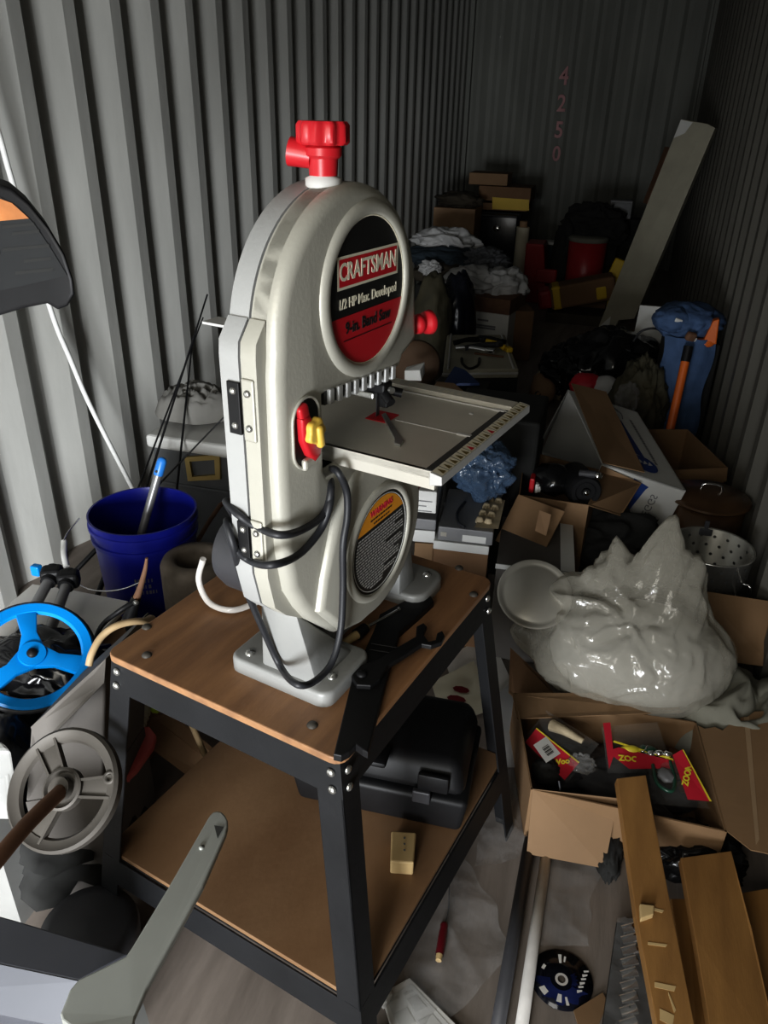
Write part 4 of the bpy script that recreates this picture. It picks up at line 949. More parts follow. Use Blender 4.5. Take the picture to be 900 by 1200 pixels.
# chrome tools in a plastic pack
tp = thing('tool_pack', P(728, 1150, z=0), 'black card pack of chrome sockets in glossy plastic left of the long plank', 'tool pack')
q = [P(x, y, z=z) for x, y, z in ((722, 1082, .035), (752, 1085, .035), (768, 1225, .02), (702, 1225, .02))]; b = MB(); b.slab(q, -.004); b.build('backing_card', M['label_black'], tp)
for k in range(9):
    c = q[0].lerp(q[3], .06 + .1 * k).lerp(q[1].lerp(q[2], .06 + .1 * k), .5) + Vector((0, 0, .008)); b = MB(); d = Vector((1, .5, .1)).normalized()
    b.cyl(c - d * .017, c + d * .015, .009, .0115, 14); b.lathe([(.0115, 0), (.007, .0), (.007, -.006), (0, -.006)], c + d * .014, d, 14); b.build('socket', M['chrome'], tp)
b = MB(); b.sheet(12, 8, lambda u, v: q[0].lerp(q[3], u).lerp(q[1].lerp(q[2], u), v) + Vector((0, 0, .02 + .008 * noise.noise(Vector((u * 9, v * 6, 2)))))); b.build('blister', M['clear_film'], tp)
b = MB(); q = [P(x, y, z=.004) for x, y in ((672, 1185), (706, 1164), (712, 1176), (700, 1205), (678, 1205))]; b.poly(q, (0, 0, .003)); tag(b.build('card_scrap', M['card'], base=q[0]), 'scrap of brown cardboard on the floor below the disc', 'cardboard scrap')
# booklet, screwdriver, film, newspaper by the stand
tr = thing('white_tray', P(500, 1180, z=0), 'white printed sleeve lying on clear film at the bottom edge beside the stand leg', 'sleeve')
q = [P(x, y, z=.012) for x, y in ((447, 1164), (480, 1145), (560, 1225), (475, 1260))]; b = MB(); b.poly([v - Vector((0, 0, .01)) for v in q], (0, 0, .01), bev=.002); b.build('sleeve_body', M['paper'], tr)
b = MB()
def sl(u, v): return q[0].lerp(q[1], u).lerp(q[3].lerp(q[2], u), v) + Vector((0, 0, .0006))
b.add([sl(.1, .08), sl(.9, .08), sl(.9, .9), sl(.1, .9)], [[0, 1, 2, 3]], 0)
for u0, v0, u1, v1 in ((.55, .14, .8, .17), (.55, .22, .8, .4), (.15, .3, .45, .5), (.15, .12, .4, .16), (.5, .5, .8, .75)): b.add([sl(u0, v0) + Vector((0, 0, .0004)), sl(u1, v0) + Vector((0, 0, .0004)), sl(u1, v1) + Vector((0, 0, .0004)), sl(u0, v1) + Vector((0, 0, .0004))], [[0, 1, 2, 3]], 1)
b.build('sleeve_print', [M['carton_white'], M['label_grey']], tr, recalc=False)
b = MB(); b.blob(P(451, 1170, z=.015), (.012, .016, .014), .5, 3, 9, 3); tag(b.build('paper_scrap', M['paper'], base=P(451, 1170, z=.0)), 'crumpled white paper scrap between stand leg and white sleeve', 'paper')
s2 = thing('red_driver', P(518, 1100, z=0), 'thin screwdriver with dark red handle lying on the floor film', 'screwdriver')
p0, p1, p2 = P(521, 1082, z=.012), P(515, 1119, z=.012), P(527, 990, z=.006)
b = MB(); b.lathe([(0, 0), (.007, .001), (.0085, .006), (.0075, .012), (.0085, .02), (.0085, (p1 - p0).length)], p0, p1 - p0, 16); b.build('handle', M['maroon'], s2, smooth_angle=40)
b = MB(); b.cyl(p1, p1 + (p1 - p0).normalized() * .012, .007, .006, 14); b.build('ferrule', M['raw_wood'], s2)
b = MB(); b.tube([p0, P(526, 1060, z=.008), p2], .0013, 6, k=3); b.build('shaft', M['pipe_dark'], s2)
def film_sheet(name, corners, seed, z0, amp, label, nn=36):
    q = [P(x, y, z=z0) for x, y in corners]; b = MB()
    def f(u, v):
        p = q[0].lerp(q[1], u).lerp(q[3].lerp(q[2], u), v); w = Vector((p.x * 9, p.y * 9, seed))
        e = noise.noise(Vector((u * 3, v * 3, seed * 2))) * .02
        h = (1 - abs(noise.noise(w)) * 2.2); return Vector((p.x + e, p.y + e * .6, z0 + amp * max(0, h) * .8 + amp * .3 * (1 + noise.noise(w * 2.7))))
    b.sheet(nn, nn, f); return tag(b.build(name, M['clear_film'], base=q[0]), label, 'plastic film')
film_sheet('clear_film_sheet', [(470, 1085), (545, 1010), (605, 1120), (480, 1240)], 4, .003, .012, 'wrinkled clear plastic film on the floor beside the stand')
film_sheet('clear_film_sheet', [(560, 920), (608, 900), (606, 1010), (556, 1020)], 9, .003, .014, 'clear plastic film behind the far right leg of the stand')
film_sheet('clear_film_sheet', [(632, 1010), (700, 1010), (690, 1110), (628, 1110)], 14, .002, .007, 'thin clear film on the floor right of the white pipe')
for i, (cs_, m, lb) in enumerate((([(520, 770), (575, 745), (600, 800), (545, 850)], 'paper', 'white newspaper sheet on the floor behind the tool case'), ([(505, 800), (555, 775), (585, 830), (520, 850)], 'cream_print', 'cream printed leaflet with dark red leaves on the newspaper'), ([(575, 820), (612, 790), (612, 900), (585, 900)], 'cloth_white', 'grey white sheet of paper beside the far stand leg'))):
    q = [P(x, y, z=.004 + .004 * i) for x, y in cs_]; b = MB(); b.sheet(10, 10, lambda u, v: q[0].lerp(q[1], u).lerp(q[3].lerp(q[2], u), v) + Vector((0, 0, .003 * noise.noise(Vector((u * 4, v * 4, i))) + .002)))
    if i == 1:
        for u, v, r in ((.35, .6, .02), (.25, .75, .014), (.15, .65, .012), (.5, .45, .018)):
            c = q[0].lerp(q[1], u).lerp(q[3].lerp(q[2], u), v) + Vector((0, 0, .0065)); b.add([c + Vector((r * math.cos(t * PI / 4) * 1.4, r * math.sin(t * PI / 4) * .8, 0)) for t in range(8)], [list(range(8))], 1)
    tag(b.build('paper_sheet', [M[m], M['maroon']], base=q[0]), lb, 'paper', 'papers under the stand')

# clear sack of white filling
bc = P(735, 752, z=.25)
bb = thing('clear_sack', (bc.x, bc.y, .05), 'big milky plastic sack bulging with white filling on the right', 'plastic sack')
b = MB(); b.blob((bc.x + .03, bc.y + .02, .20), (.225, .165, .145), .06, 1.5, 3, 4, floor=.06, fine=.05); b.build('white_filling', M['filling'], bb)
c = Vector((bc.x + .02, bc.y + .02, .21))
peaks = [(P(720, 634, Y=bc.y + .08), .30), (P(757, 644, Y=bc.y + .07), .38), (P(690, 668, Y=bc.y + .05), .34), (P(792, 610, Y=bc.y + .10), .32), (P(817, 656, Y=bc.y + .08), .36), (P(602, 736, Y=bc.y - .03), .26), (P(625, 765, Y=bc.y - .09), .35), (P(866, 772, Y=bc.y), .40), (P(838, 815, Y=bc.y - .10), .42), (P(812, 830, Y=bc.y - .14), .42), (P(652, 680, Y=bc.y + .03), .32), (P(690, 802, Y=bc.y - .14), .5), (P(750, 815, Y=bc.y - .16), .5)]
peaks = [((pk - c).normalized(), (pk - c).length, wd) for pk, wd in peaks]
b2 = bmesh.new(); bmesh.ops.create_icosphere(b2, subdivisions=6, radius=1)
for v in b2.verts:
    d = v.co.normalized(); L0 = Vector((d.x * .235, d.y * .175, d.z * .15)).length; ww = 1.0; acc = L0
    best = 0
    for t, Lp, wd in peaks:
        an = math.acos(max(-1, min(1, d.dot(t)))); k = math.exp(-(an / (wd * 1.1)) ** 1.5); best = max(best, k * (Lp - L0)) if Lp > L0 else best
    L_ = L0 + best
    q = d * 1.7; w = q + Vector((noise.noise(q), noise.noise(q + Vector((3, 1, 4))), noise.noise(q + Vector((9, 2, 6))))) * .8
    fold = max(0, d.z * .7 + .45 - d.x * .25)
    n1, n2 = noise.noise(w * 1.6), noise.noise(w * 3.4)
    L_ *= 1 + fold * (.075 * (.6 - abs(n1) * 2.4) + .03 * (.6 - abs(n2) * 2.4)) + .012 * noise.noise(w * 2)
    p = c + d * L_
    if p.z < .055: p.z = .055
    v.co = p
b = MB(); b.merge(b2, smooth=True); b.build('plastic_film', M['milky_film'], bb)
# beige cloth, brown panels
b = MB(); c = P(868, 818, z=.2); heap(b, (c.x + .02, c.y + .03, .05), .19, .17, .19, 12, 1.15, .42, 64); tag(b.build('beige_cloth', M['cloth_beige'], base=(c.x, c.y, .05)), 'crumpled olive beige cloth at the right edge between sack and carton', 'cloth')
b = MB(); b.box((c.x, c.y, .03), (.3, .22, .055)); tag(b.build('flat_parcel', M['card_dark'], base=(c.x, c.y, 0)), 'flattened brown carton under the olive beige cloth', 'cardboard')
b = MB(); b.slab([P(826, 772, z=.14), P(906, 782, z=.16), P(912, 706, z=.27), P(820, 692, z=.27)], -.005); q = P(870, 770, z=.14); tag(b.build('leaning_cardboard', M['card'], base=drop(q)), 'brown cardboard panel leaning behind the sack below the perforated pot', 'cardboard')
b = MB(); q = [P(x, y, z=z) for x, y, z in ((598, 760, .10), (640, 800, .06), (650, 815, .06), (604, 820, .05), (596, 812, .05))]; b.poly(q, (0, 0, .004)); tag(b.build('card_scrap', M['card_dark'], base=q[3]), 'dark brown cardboard piece left of the milky sack behind the leg', 'cardboard scrap')
# round steel lid
lc = P(626, 697, z=.35); nl = (Vector((0, 0, EYE)) - lc).normalized() + Vector((.1, .1, .5)); b = MB()
b.lathe([(0, .012), (.07, .012), (.078, .006), (.088, .004), (.097, .012), (.1, .008), (.097, 0), (.08, -.004), (0, .004)], lc, nl, 48); tag(b.build('pan_lid', M['lid_steel'], base=lc), 'round dull steel lid leaning between the stand and the milky sack', 'lid')
# perforated strainer pot
sp_c = P(834, 645, z=.33); st_ = thing('strainer_pot', (sp_c.x, sp_c.y, .08), 'shiny perforated steel strainer pot against the right wall', 'pot')
Rp = .118; zt = .345; zb = .10
b = MB(); b.lathe([(0, zb), (Rp * .94, zb), (Rp * .96, zb + .01), (Rp, zt - .004), (Rp + .006, zt), (Rp + .002, zt + .003), (Rp - .004, zt), (Rp * .96 - .003, zb + .013), (0, zb + .01)], (sp_c.x, sp_c.y, 0), n=56)
for k in range(7):
    zz = zb + .035 + k * .031; Rz = Rp * .96 + (Rp * .04) * (zz - zb) / (zt - zb)
    for i in range(18):
        a = 2 * PI * (i + .5 * (k % 2)) / 18
        for s_, off in ((1, .0008), (-1, -.0042)):
            cc = Vector((sp_c.x + (Rz + off) * math.cos(a), sp_c.y + (Rz + off) * math.sin(a), zz)); tx = Vector((-math.sin(a), math.cos(a), 0))
            b.add([cc + tx * .0052 * math.cos(t * PI / 4) + Vector((0, 0, .0052 * math.sin(t * PI / 4))) for t in range(8)], [list(range(8))], 1)
b.build('pot_body', [M['pot_steel'], M['seam_dark']], st_, recalc=False)
b = MB(); a = math.radians(95); cc = Vector((sp_c.x + Rp * math.cos(a), sp_c.y + Rp * math.sin(a), zt)); b.box(cc - Vector((0, .006, .012)), (.04, .006, .022), bev=.002); b.box(cc + Vector((0, 0, .01)), (.014, .01, .03), bev=.002); b.build('clip', M['motor_grey'], st_)
b = MB(); a = math.radians(-35); cc = Vector((sp_c.x + Rp * math.cos(a), sp_c.y + Rp * math.sin(a), .27)); o_ = Vector((math.cos(a), math.sin(a), 0)); b.tube([cc, cc + o_ * .02 + Vector((0, 0, -.002)), cc + o_ * .024 + Vector((0, 0, -.045)), cc + Vector((0, 0, -.055))], .004, 8); b.build('handle', M['chrome'], st_)
b = MB(); b.box((sp_c.x, sp_c.y, .0385), (.24, .22, .077)); tag(b.build('low_carton', M['card_dark'], base=(sp_c.x, sp_c.y, 0)), 'dark low carton under the perforated steel pot', 'box')
# dark pot with lid
pc = P(832, 580, z=.34); pt_ = thing('lidded_pot', (pc.x, pc.y, 0), 'dark brown stock pot with shiny flat lid behind the perforated pot', 'pot')
b = MB(); b.lathe([(0, 0), (.118, 0), (.122, .01), (.124, .325), (0, .325)], (pc.x, pc.y, 0), n=44); b.build('pot_body', M['brown_pot'], pt_)
b = MB(); b.lathe([(.134, .325), (.138, .33), (.134, .336), (.11, .342), (.10, .352), (.02, .36), (0, .36)], (pc.x, pc.y, 0), n=44); b.build('pot_lid', M['brown_pot'], pt_, smooth_angle=40)
b = MB(); b.tube([(pc.x - .035, pc.y, .357), (pc.x - .025, pc.y, .378), (pc.x + .025, pc.y, .378), (pc.x + .035, pc.y, .357)], .005, 8); b.build('lid_handle', M['chrome'], pt_)
# open carton behind it
zr = .30; carton('open_carton', 'open brown carton behind the white egg case and the dark pot', [P(772, 552, z=zr), P(853, 548, z=zr), P(806, 503, z=zr), P(748, 503, z=zr)], 0.0, [(0, .02, -.05, 0)])
# egg case lying on its side
K, R_, Fr = P(706, 543, z=.45), P(804, 575, z=.375), P(747, 483, z=.415); Fl = K + (Fr - R_)
e1, e2 = (R_ - K), (Fl - K); nn = e1.cross(e2).normalized()
if nn.z < 0: nn = -nn
hh = .30; ob = [v - nn * hh for v in (K, R_, Fr, Fl)]; lowest = min(v.z for v in ob)
eg = thing('egg_case', drop((K + R_ + Fr + Fl) / 4, max(0, lowest)), 'white egg case carton lying on its side with open brown flaps', 'box')
b = MB(); t = .005
b.slab([K, R_, Fr, Fl], -t if (R_ - K).cross(Fl - K).dot(nn) > 0 else t); b.slab([ob[0], ob[1], ob[2], ob[3]], t); b.slab([ob[0], ob[1], R_, K], -t); b.slab([ob[3], ob[2], Fr, Fl], t); b.slab([ob[1], ob[2], Fr, R_], -t)
b.build('case_walls', M['carton_white'], eg)
ex, ey = e1.normalized(), e2.normalized()
def ep(u, v, h=.0): return K + e1 * u + e2 * v + nn * h
b = MB(); b.slab([ep(.0, 0, .004), ep(.0, 1, .03), ep(.47, .98, .045), ep(.50, .02, .012)], .003); b.build('top_flap', M['card'], eg)
b = MB(); fa, fb = Fl, ob[3]; dd = (P(628, 533, Y=2.95) - Fl); b.slab([Fl, Fl - nn * hh * .55, P(626, 534, z=.42), P(632, 522, z=.46)], .003); b.build('side_flap', M['carton_white'], eg)
b = MB(); fn = (ob[1] - R_).normalized(); fr_n = e1.cross(fn).normalized(); 
if fr_n.y > 0: fr_n = -fr_n
def fp(u, v, h=0): return K + e1 * u + fn * (hh * v) + fr_n * h
b.slab([fp(0, .02, .004), fp(0, .98, .02), fp(.36, .98, .03), fp(.46, .06, .012)], .003); b.build('near_flap', M['card'], eg)
b = MB()
b.add([ep(.50, .30, .0012), ep(.66, .26, .0012), ep(.62, .74, .0012), ep(.5, .78, .0012)], [[0, 1, 2, 3]], 0)
for rr, m_ in ((.062, 0), (.056, 2), (.048, 1)):
    cc = ep(.6, .17, .0016 + .0005 * (3 - m_)); b.add([cc + ex * rr * .75 * math.cos(t_ * PI / 16) + ey * rr * math.sin(t_ * PI / 16) for t_ in range(32)], [list(range(32))], m_)
for k in range(3): cc = ep(.52 + .06 * k, .16, .0036); b.add([cc, cc + ex * .02 + ey * .012, cc + ex * .012 + ey * .035], [[0, 1, 2]], 2)
b.tube([ep(.45, .96, .002), ep(.6, .93, .002), ep(.68, .86, .002), ep(.66, .78, .002)], .0022, 6, m=3)
v_ = .22
while v_ < .8:
    w_ = random.uniform(.008, .02); b.add([ep(.765, v_, .0014), ep(.80, v_, .0014), ep(.80, v_ + w_, .0014), ep(.765, v_ + w_, .0014)], [[0, 1, 2, 3]], 3); v_ += w_ + .008
b.add([fp(.40, .05, .0012), fp(.60, .10, .0012), fp(.58, .14, .0012), fp(.42, .95, .0012), fp(.30, .95, .0012), fp(.46, .2, .0012)], [[0, 1, 2, 3, 4, 5]], 0)
b.text('SHELL EGGS', .035, frame_of(fp(.70, .48, .0016), -fn, e1), 3, .0003)
b.build('case_print', [M['print_blue'], M['print_pink'], M['carton_white'], M['print_grey']], eg, recalc=False)
b = MB(); cgc = drop((K + R_ + Fr + Fl) / 4); zc_ = max(.03, lowest - .002); b.hexa([Vector((cgc.x - .2, cgc.y - .25, 0)), Vector((cgc.x + .2, cgc.y - .35, 0)), Vector((cgc.x + .12, cgc.y + .25, 0)), Vector((cgc.x - .2, cgc.y + .3, 0))] + [Vector((cgc.x - .2, cgc.y - .25, zc_)), Vector((cgc.x + .2, cgc.y - .35, zc_)), Vector((cgc.x + .12, cgc.y + .25, zc_)), Vector((cgc.x - .2, cgc.y + .3, zc_))]); tag(b.build('flat_carton', M['card_dark'], base=cgc), 'flattened dark carton on the floor under the white egg case', 'cardboard')
# carton with the black motor
zr = .42; mb_ = carton('motor_carton', 'open brown carton holding a black motor beside the white egg case', [P(608, 580, z=zr), P(690, 592, z=zr), P(708, 552, z=zr), P(615, 527, z=zr)], .16, m='card')
b = MB(); b.slab([P(608, 580, z=zr), P(662, 600, z=zr), P(633, 657, Y=P(661, 600, z=zr).y - .12), P(581, 634, Y=P(608, 580, z=zr).y - .12)], -.004); b.build('front_flap', M['card'], mb_)
b = MB(); b.add([v for v in (P(632, 598, Y=2.075), P(646, 603, Y=2.075), P(640, 628, Y=2.02), P(627, 622, Y=2.02))], [[0, 1, 2, 3]]); b.build('flap_tape', M['tan'], mb_)
b = MB(); b.slab([P(690, 592, z=zr), P(708, 552, z=zr), P(752, 566, z=zr - .02), P(728, 604, z=zr - .08)], .004); b.build('right_flap', M['card'], mb_)
mo = thing('motor', P(675, 575, z=.33), 'round black electric motor with chrome fittings sitting in the brown carton', 'motor')
mp = P(684, 574, z=.44); ax = Vector((.35, -1, .12)).normalized()
b = MB(); b.lathe([(0, .03), (.012, .03), (.014, .02), (.03, .02), (.034, .026), (.046, .026), (.052, .018), (.055, 0), (.055, -.12), (.045, -.14), (0, -.14)], mp, ax, 36); b.build('motor_body', M['black_plastic'], mo, smooth_angle=35)
b = MB(); b.blob(mp + Vector((-.10, .06, -.005)), (.07, .07, .05), .15, 2, 4, 3); b.build('housing', M['bag_black'], mo)
b = MB(); b.lathe([(0, .034), (.008, .034), (.008, .03)], mp, ax, 16); b.lathe([(.012, 0), (.013, .008), (.007, .014), (0, .015)], mp + Vector((.035, -.01, .058)), (.4, -1, .6), 16); b.build('fitting', M['chrome'], mo)
b = MB(); b.tube([mp + Vector((-.02, 0, .055)), mp + Vector((.03, -.01, .062))], .012, 12, k=1); b.build('neck', M['motor_grey'], mo)
gp = thing('gripper_tool', P(630, 570, z=.4), 'red and white toothed clamp at the left of the motor in the carton', 'clamp')
b = MB(); q = P(624, 566, z=.43); b.box(q, (.016, .05, .05), bev=.004); b.build('red_grip', M['red_plastic'], gp)
b = MB()
for k in range(5): b.box(q + Vector((.022 + .003 * (k % 2), .02 - .009 * k, .012 - .006 * k)), (.014, .0045, .02), rotz(.5))
b.box(q + Vector((.016, .003, -.008)), (.008, .05, .03)); b.build('teeth', M['paper'], gp)
# box under the motor carton, dark jacket
o, top, zb_ = pbox('grey_box', 'grey box with white edges under the brown motor carton', 'box', (583, 650), (672, 682), 1.92, 1.94, .30, .2, 'taupe', floor=True)
b = MB(); b.slab([top[0] + Vector((-.002, -.004, .001)), top[1] + Vector((.002, -.004, .001)), top[1] + Vector((.002, -.004, -.014)), top[0] + Vector((-.002, -.004, -.014))], .003); b.slab([v + Vector((0, 0, .0015)) for v in (top[0].lerp(top[1], .82), top[1], top[2], top[3].lerp(top[2], .82))], .001); b.build('white_edge', M['carton_white'], o)
b = MB(); c = P(705, 625, z=.28); b.blob((c.x + .02, c.y + .06, .2), (.24, .15, .13), .3, 2.2, 41, 5, floor=.0); tag(b.build('black_jacket', M['cloth_dark'], base=(c.x, c.y, 0)), 'black cloth heaped between the motor carton and the milky sack', 'cloth')

# boxes directly behind the saw
o, top, zb_ = pbox('boxed_kit', 'grey boxed kit with white label in the stack behind the saw', 'box', (514, 614), (578, 627), 1.93, 1.945, .26, .045, 'box_grey')
q = top; b = MB(); fz = Vector((0, -.0016, 0)); b.add([v + fz + Vector((0, 0, dz)) for v, dz in ((q[0].lerp(q[1], .45), -.018), (q[0].lerp(q[1], .88), -.018), (q[0].lerp(q[1], .88), -.04), (q[0].lerp(q[1], .45), -.04))], [[0, 1, 2, 3]], 0); b.add([v + fz + Vector((0, 0, dz)) for v, dz in ((q[0].lerp(q[1], .05), -.016), (q[0].lerp(q[1], .16), -.016), (q[0].lerp(q[1], .16), -.03), (q[0].lerp(q[1], .05), -.03))], [[0, 1, 2, 3]], 1); b.build('box_label', [M['carton_white'], M['lid_steel']], o, recalc=False)
zk = top[0].z; b = MB(); b.tube([P(545, 588, z=zk + .005), P(536, 600, z=zk + .005), P(537, 612, z=zk + .005), P(545, 618, z=zk + .005)], .004, 8); tag(b.build('black_cable', M['rubber'], base=P(540, 602, z=zk)), 'short curved black cable on top of the grey boxed kit', 'cable')
b = MB()
for i in range(4):
    for j in range(2): b.lathe([(0, .018), (.008, .018), (.013, .006), (.013, 0)], P(562 + i * 4 + j * 10, 612 - i * 8 - j * -2, z=zk + .002), n=12)
b.hexa([P(556, 618, z=zk), P(584, 620, z=zk), P(592, 586, z=zk), P(572, 584, z=zk), P(556, 618, z=zk + .008), P(584, 620, z=zk + .008), P(592, 586, z=zk + .008), P(572, 584, z=zk + .008)]); tag(b.build('bumpy_tray', M['feather'], base=P(573, 602, z=zk)), 'bumpy cream moulded tray lying on the grey boxed kit', 'tray')
o2, t2, z2 = pbox('white_tray_box', 'flat white tray box under the grey boxed kit behind the saw', 'box', (508, 631), (573, 644), 1.925, 1.94, .26, .028, 'carton_white')
o3, t3, z3 = pbox('brown_base_box', 'brown box at the bottom of the stack behind the stand', 'box', (508, 640), (572, 653), 1.935, 1.95, .26, .1, 'card_dark', floor=True)
o4, t4, z4 = pbox('printed_box', 'white printed box with text lines in the stack left of the grey kit', 'box', (480, 571), (512, 580), 1.93, 1.94, .24, .07, 'carton_white')
b = MB()
for k in range(3): b.add([v + fz + Vector((0, 0, -.03 - .016 * k + dz)) for v, dz in ((t4[0].lerp(t4[1], .15), 0), (t4[0].lerp(t4[1], .85 - .2 * (k == 1)), 0), (t4[0].lerp(t4[1], .85 - .2 * (k == 1)), -.003), (t4[0].lerp(t4[1], .15), -.003))], [[0, 1, 2, 3]])
b.build('box_print', M['print_grey'], o4, recalc=False)
pbox('grey_slim_box', 'slim grey box under the white printed box behind the saw', 'box', (481, 605), (511, 612), 1.932, 1.942, .24, .035, 'box_grey')
pbox('white_slim_box', 'white box under the slim grey one, beside the saw foot', 'box', (484, 619), (510, 625), 1.935, 1.945, .24, .04, 'carton_white')
pbox('brown_low_box', 'brown carton under the white box beside the saw foot', 'box', (486, 634), (508, 640), 1.94, 1.95, .24, .1, 'card', floor=True)
b = MB(); c = P(568, 553, z=zk + .08); b.blob(c, (.085, .085, .085), .35, 2.4, 51, 5, floor=zk + .002); b.blob(c + Vector((.035, -.02, .05)), (.055, .05, .035), .3, 2.6, 53, 4); tag(b.build('blue_plastic_bag', M['blue_film'], base=(c.x, c.y, zk)), 'translucent blue plastic bag crumpled under the front of the saw table', 'plastic bag')
# ------------------------------------------------------------------ far right: jeans, tools, bags
cr = thing('tool_crate', (.41, 3.98, 0), 'dark crate under the folded jeans by the right wall', 'crate')
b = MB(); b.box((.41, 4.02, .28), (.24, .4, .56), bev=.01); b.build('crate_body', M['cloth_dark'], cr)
jt = P(806, 386, Y=3.8); b = MB(); b.blob((jt.x + .0, 3.9, .64), (.155, .19, .085), .16, 1.9, 61, 5, floor=.565); b.blob((jt.x - .07, 3.8, .66), (.09, .1, .06), .15, 2.2, 62, 4, floor=.565)
for px, py in ((795, 376), (812, 397)): b.box(P(px, py, Y=3.715), (.035, .012, .02), rot(.3, .3, .4), bev=.004, m=1)
tag(b.build('folded_jeans', [M['denim'], M['carton_white']], base=(jt.x, 3.9, .565)), 'bundle of blue jeans with white tears folded on the crate', 'jeans')
b = MB()
def leg(u, v):
    x = P(776 + 61 * u, 408, Y=3.74).x; zz = .60 - .47 * v; return Vector((x + .01 * math.sin(9 * v), 3.745 - .03 * math.sin(u * PI) - .012 * noise.noise(Vector((u * 6, v * 3, 4))) - .02 * v * (1 - v), zz))
b.sheet(14, 18, leg); tag(b.build('hanging_jeans', M['denim'], base=P(806, 500, Y=3.74)), 'blue jeans leg hanging down the front of the dark crate', 'jeans')
ax_ = thing('orange_handle_tool', P(784, 502, Y=3.45), 'long orange handled tool with black collar standing before the jeans', 'tool')
p, q, r_ = P(803, 424, Y=3.62), P(785, 505, Y=3.5), P(808, 405, Y=3.64); foot = q + (q - p) * (q.z / (p.z - q.z))
b = MB(); b.tube([foot, p], .019, 12, k=1); b.build('shaft', M['orange'], ax_)
b = MB(); b.cyl(p, p + (p - q) * .22, .021, n=14); b.build('collar', M['black_plastic'], ax_)
b = MB(); b.box(p + (p - q) * .36, (.045, .03, .04), rot(.3, .2, .4), bev=.01); b.build('head', M['rust'], ax_)
b = MB(); q = P(834, 388, Y=3.75); b.hexa([q + Vector(v) for v in ((-.03, -.02, -.05), (.03, -.02, -.055), (.03, .03, -.055), (-.03, .03, -.05), (-.005, -.02, .05), (.02, -.02, .06), (.02, .03, .06), (-.005, .03, .05))], bev=.006); b.blob(q + Vector((-.02, -.0, -.055)), (.05, .03, .02), .2, 2, 3, 3); tag(b.build('orange_wedge', M['orange'], base=q - Vector((0, 0, .07))), 'orange plastic wedge poking from the folded jeans at the right', 'wedge')
b = MB(); c = P(752, 450, Y=3.72); b.blob((c.x, c.y, .22), (.135, .13, .27), .22, 3.2, 71, 5, floor=0); tag(b.build('mossy_sack', M['moss'], base=drop(c)), 'lumpy moss brown sack between the black bags and the jeans', 'sack')
b = MB(); c = P(735, 468, Y=3.58); b.blob(c, (.05, .05, .07), .4, 3, 72, 4); b.box((c.x, c.y, c.z / 2 - .03), (.05, .05, c.z - .06)); tag(b.build('clear_wrap', M['clear_film'], base=drop(c)), 'clear plastic wrapping clinging to the left of the mossy sack', 'plastic wrap')
b = MB(); q = [P(x, y, Y=4.6) for x, y in ((741, 400), (800, 402), (803, 361), (750, 357))]; b.slab(q, .02); z_ = min(v.z for v in q); tag(b.build('white_carton_sheet', M['carton_white'], base=q[0]), 'small white sheet of board standing behind the blue jeans', 'board')
b = MB(); c = P(745, 412, Y=4.66); b.box((c.x + .06, 4.75, .17), (.36, .28, .34), bev=.004); tag(b.build('dark_carton', M['card_dark'], base=(c.x + .06, 4.75, 0)), 'dark brown carton below the small white sheet of board', 'box')
c = P(712, 412, Y=4.35); b = MB(); b.blob((c.x + .03, 4.4, .2), (.29, .28, .25), .22, 2.2, 81, 5, floor=0); tag(b.build('trash_bag', M['bag_black'], base=(c.x, 4.35, 0)), 'shiny black rubbish bag, larger one lying left of the jeans', 'rubbish bag')
c = P(668, 420, Y=4.55); b = MB(); b.blob((c.x + .0, 4.55, .13), (.17, .2, .17), .25, 2.4, 83, 5, floor=0); tag(b.build('trash_bag', M['bag_black'], base=(c.x, 4.5, 0)), 'low black rubbish bag nearest the tan gourd on the floor', 'rubbish bag')
b = MB(); c = P(760, 388, Y=4.2); b.tube([P(742, 400, Y=4.2), P(752, 388, Y=4.2), P(768, 385, Y=4.2), P(780, 392, Y=4.1)], .006, 8); tag(b.build('black_strap', M['rubber'], base=P(742, 400, Y=4.2)), 'black strap looping over the rubbish bag in front of the white board', 'strap')
c = P(638, 441, Y=4.3); gd = thing('tan_gourd', (c.x, c.y, 0), 'tan round gourd with a dark hole lying on the floor', 'gourd')
b = MB(); b.lathe([(0, -.075), (.045, -.065), (.072, -.03), (.078, .01), (.06, .05), (.035, .075), (.03, .1), (0, .105)], (c.x, c.y, .085), (-.35, .5, .6), 32); b.build('gourd_body', M['tan'], gd)
b = MB(); b.lathe([(0, .001), (.013, .001), (.016, .003), (.018, 0)], Vector((c.x - .02, c.y - .072, .09)), (-.25, -1, .15), 16); b.build('hole', M['seam_dark'], gd)
b = MB(); b.blob((c.x + .03, c.y + .15, .08), (.10, .08, .09), .4, 3, 91, 4, floor=0); tag(b.build('straw_bundle', M['feather'], base=(c.x + .03, c.y + .15, 0)), 'dull straw tangle behind the tan gourd', 'straw')
c = P(700, 449, Y=3.95); cpx = thing('red_white_cap', (c.x, c.y, .1), 'red cap with a white front lying before the black rubbish bags', 'cap')
b = MB(); b.blob((c.x - .05, c.y, .255), (.085, .08, .07), .1, 2, 3, 4, floor=.19); b.build('crown', M['print_red'], cpx)
b = MB(); b.blob((c.x + .045, c.y - .02, .26), (.075, .07, .065), .05, 1.5, 4, 4, floor=.19); b.build('white_front', M['cloth_white'], cpx)
b = MB(); b.box((c.x, c.y + .02, .095), (.26, .2, .19), bev=.004); tag(b.build('brown_carton', M['card_dark'], base=(c.x, c.y + .02, 0)), 'brown carton under the red and white cap', 'box')
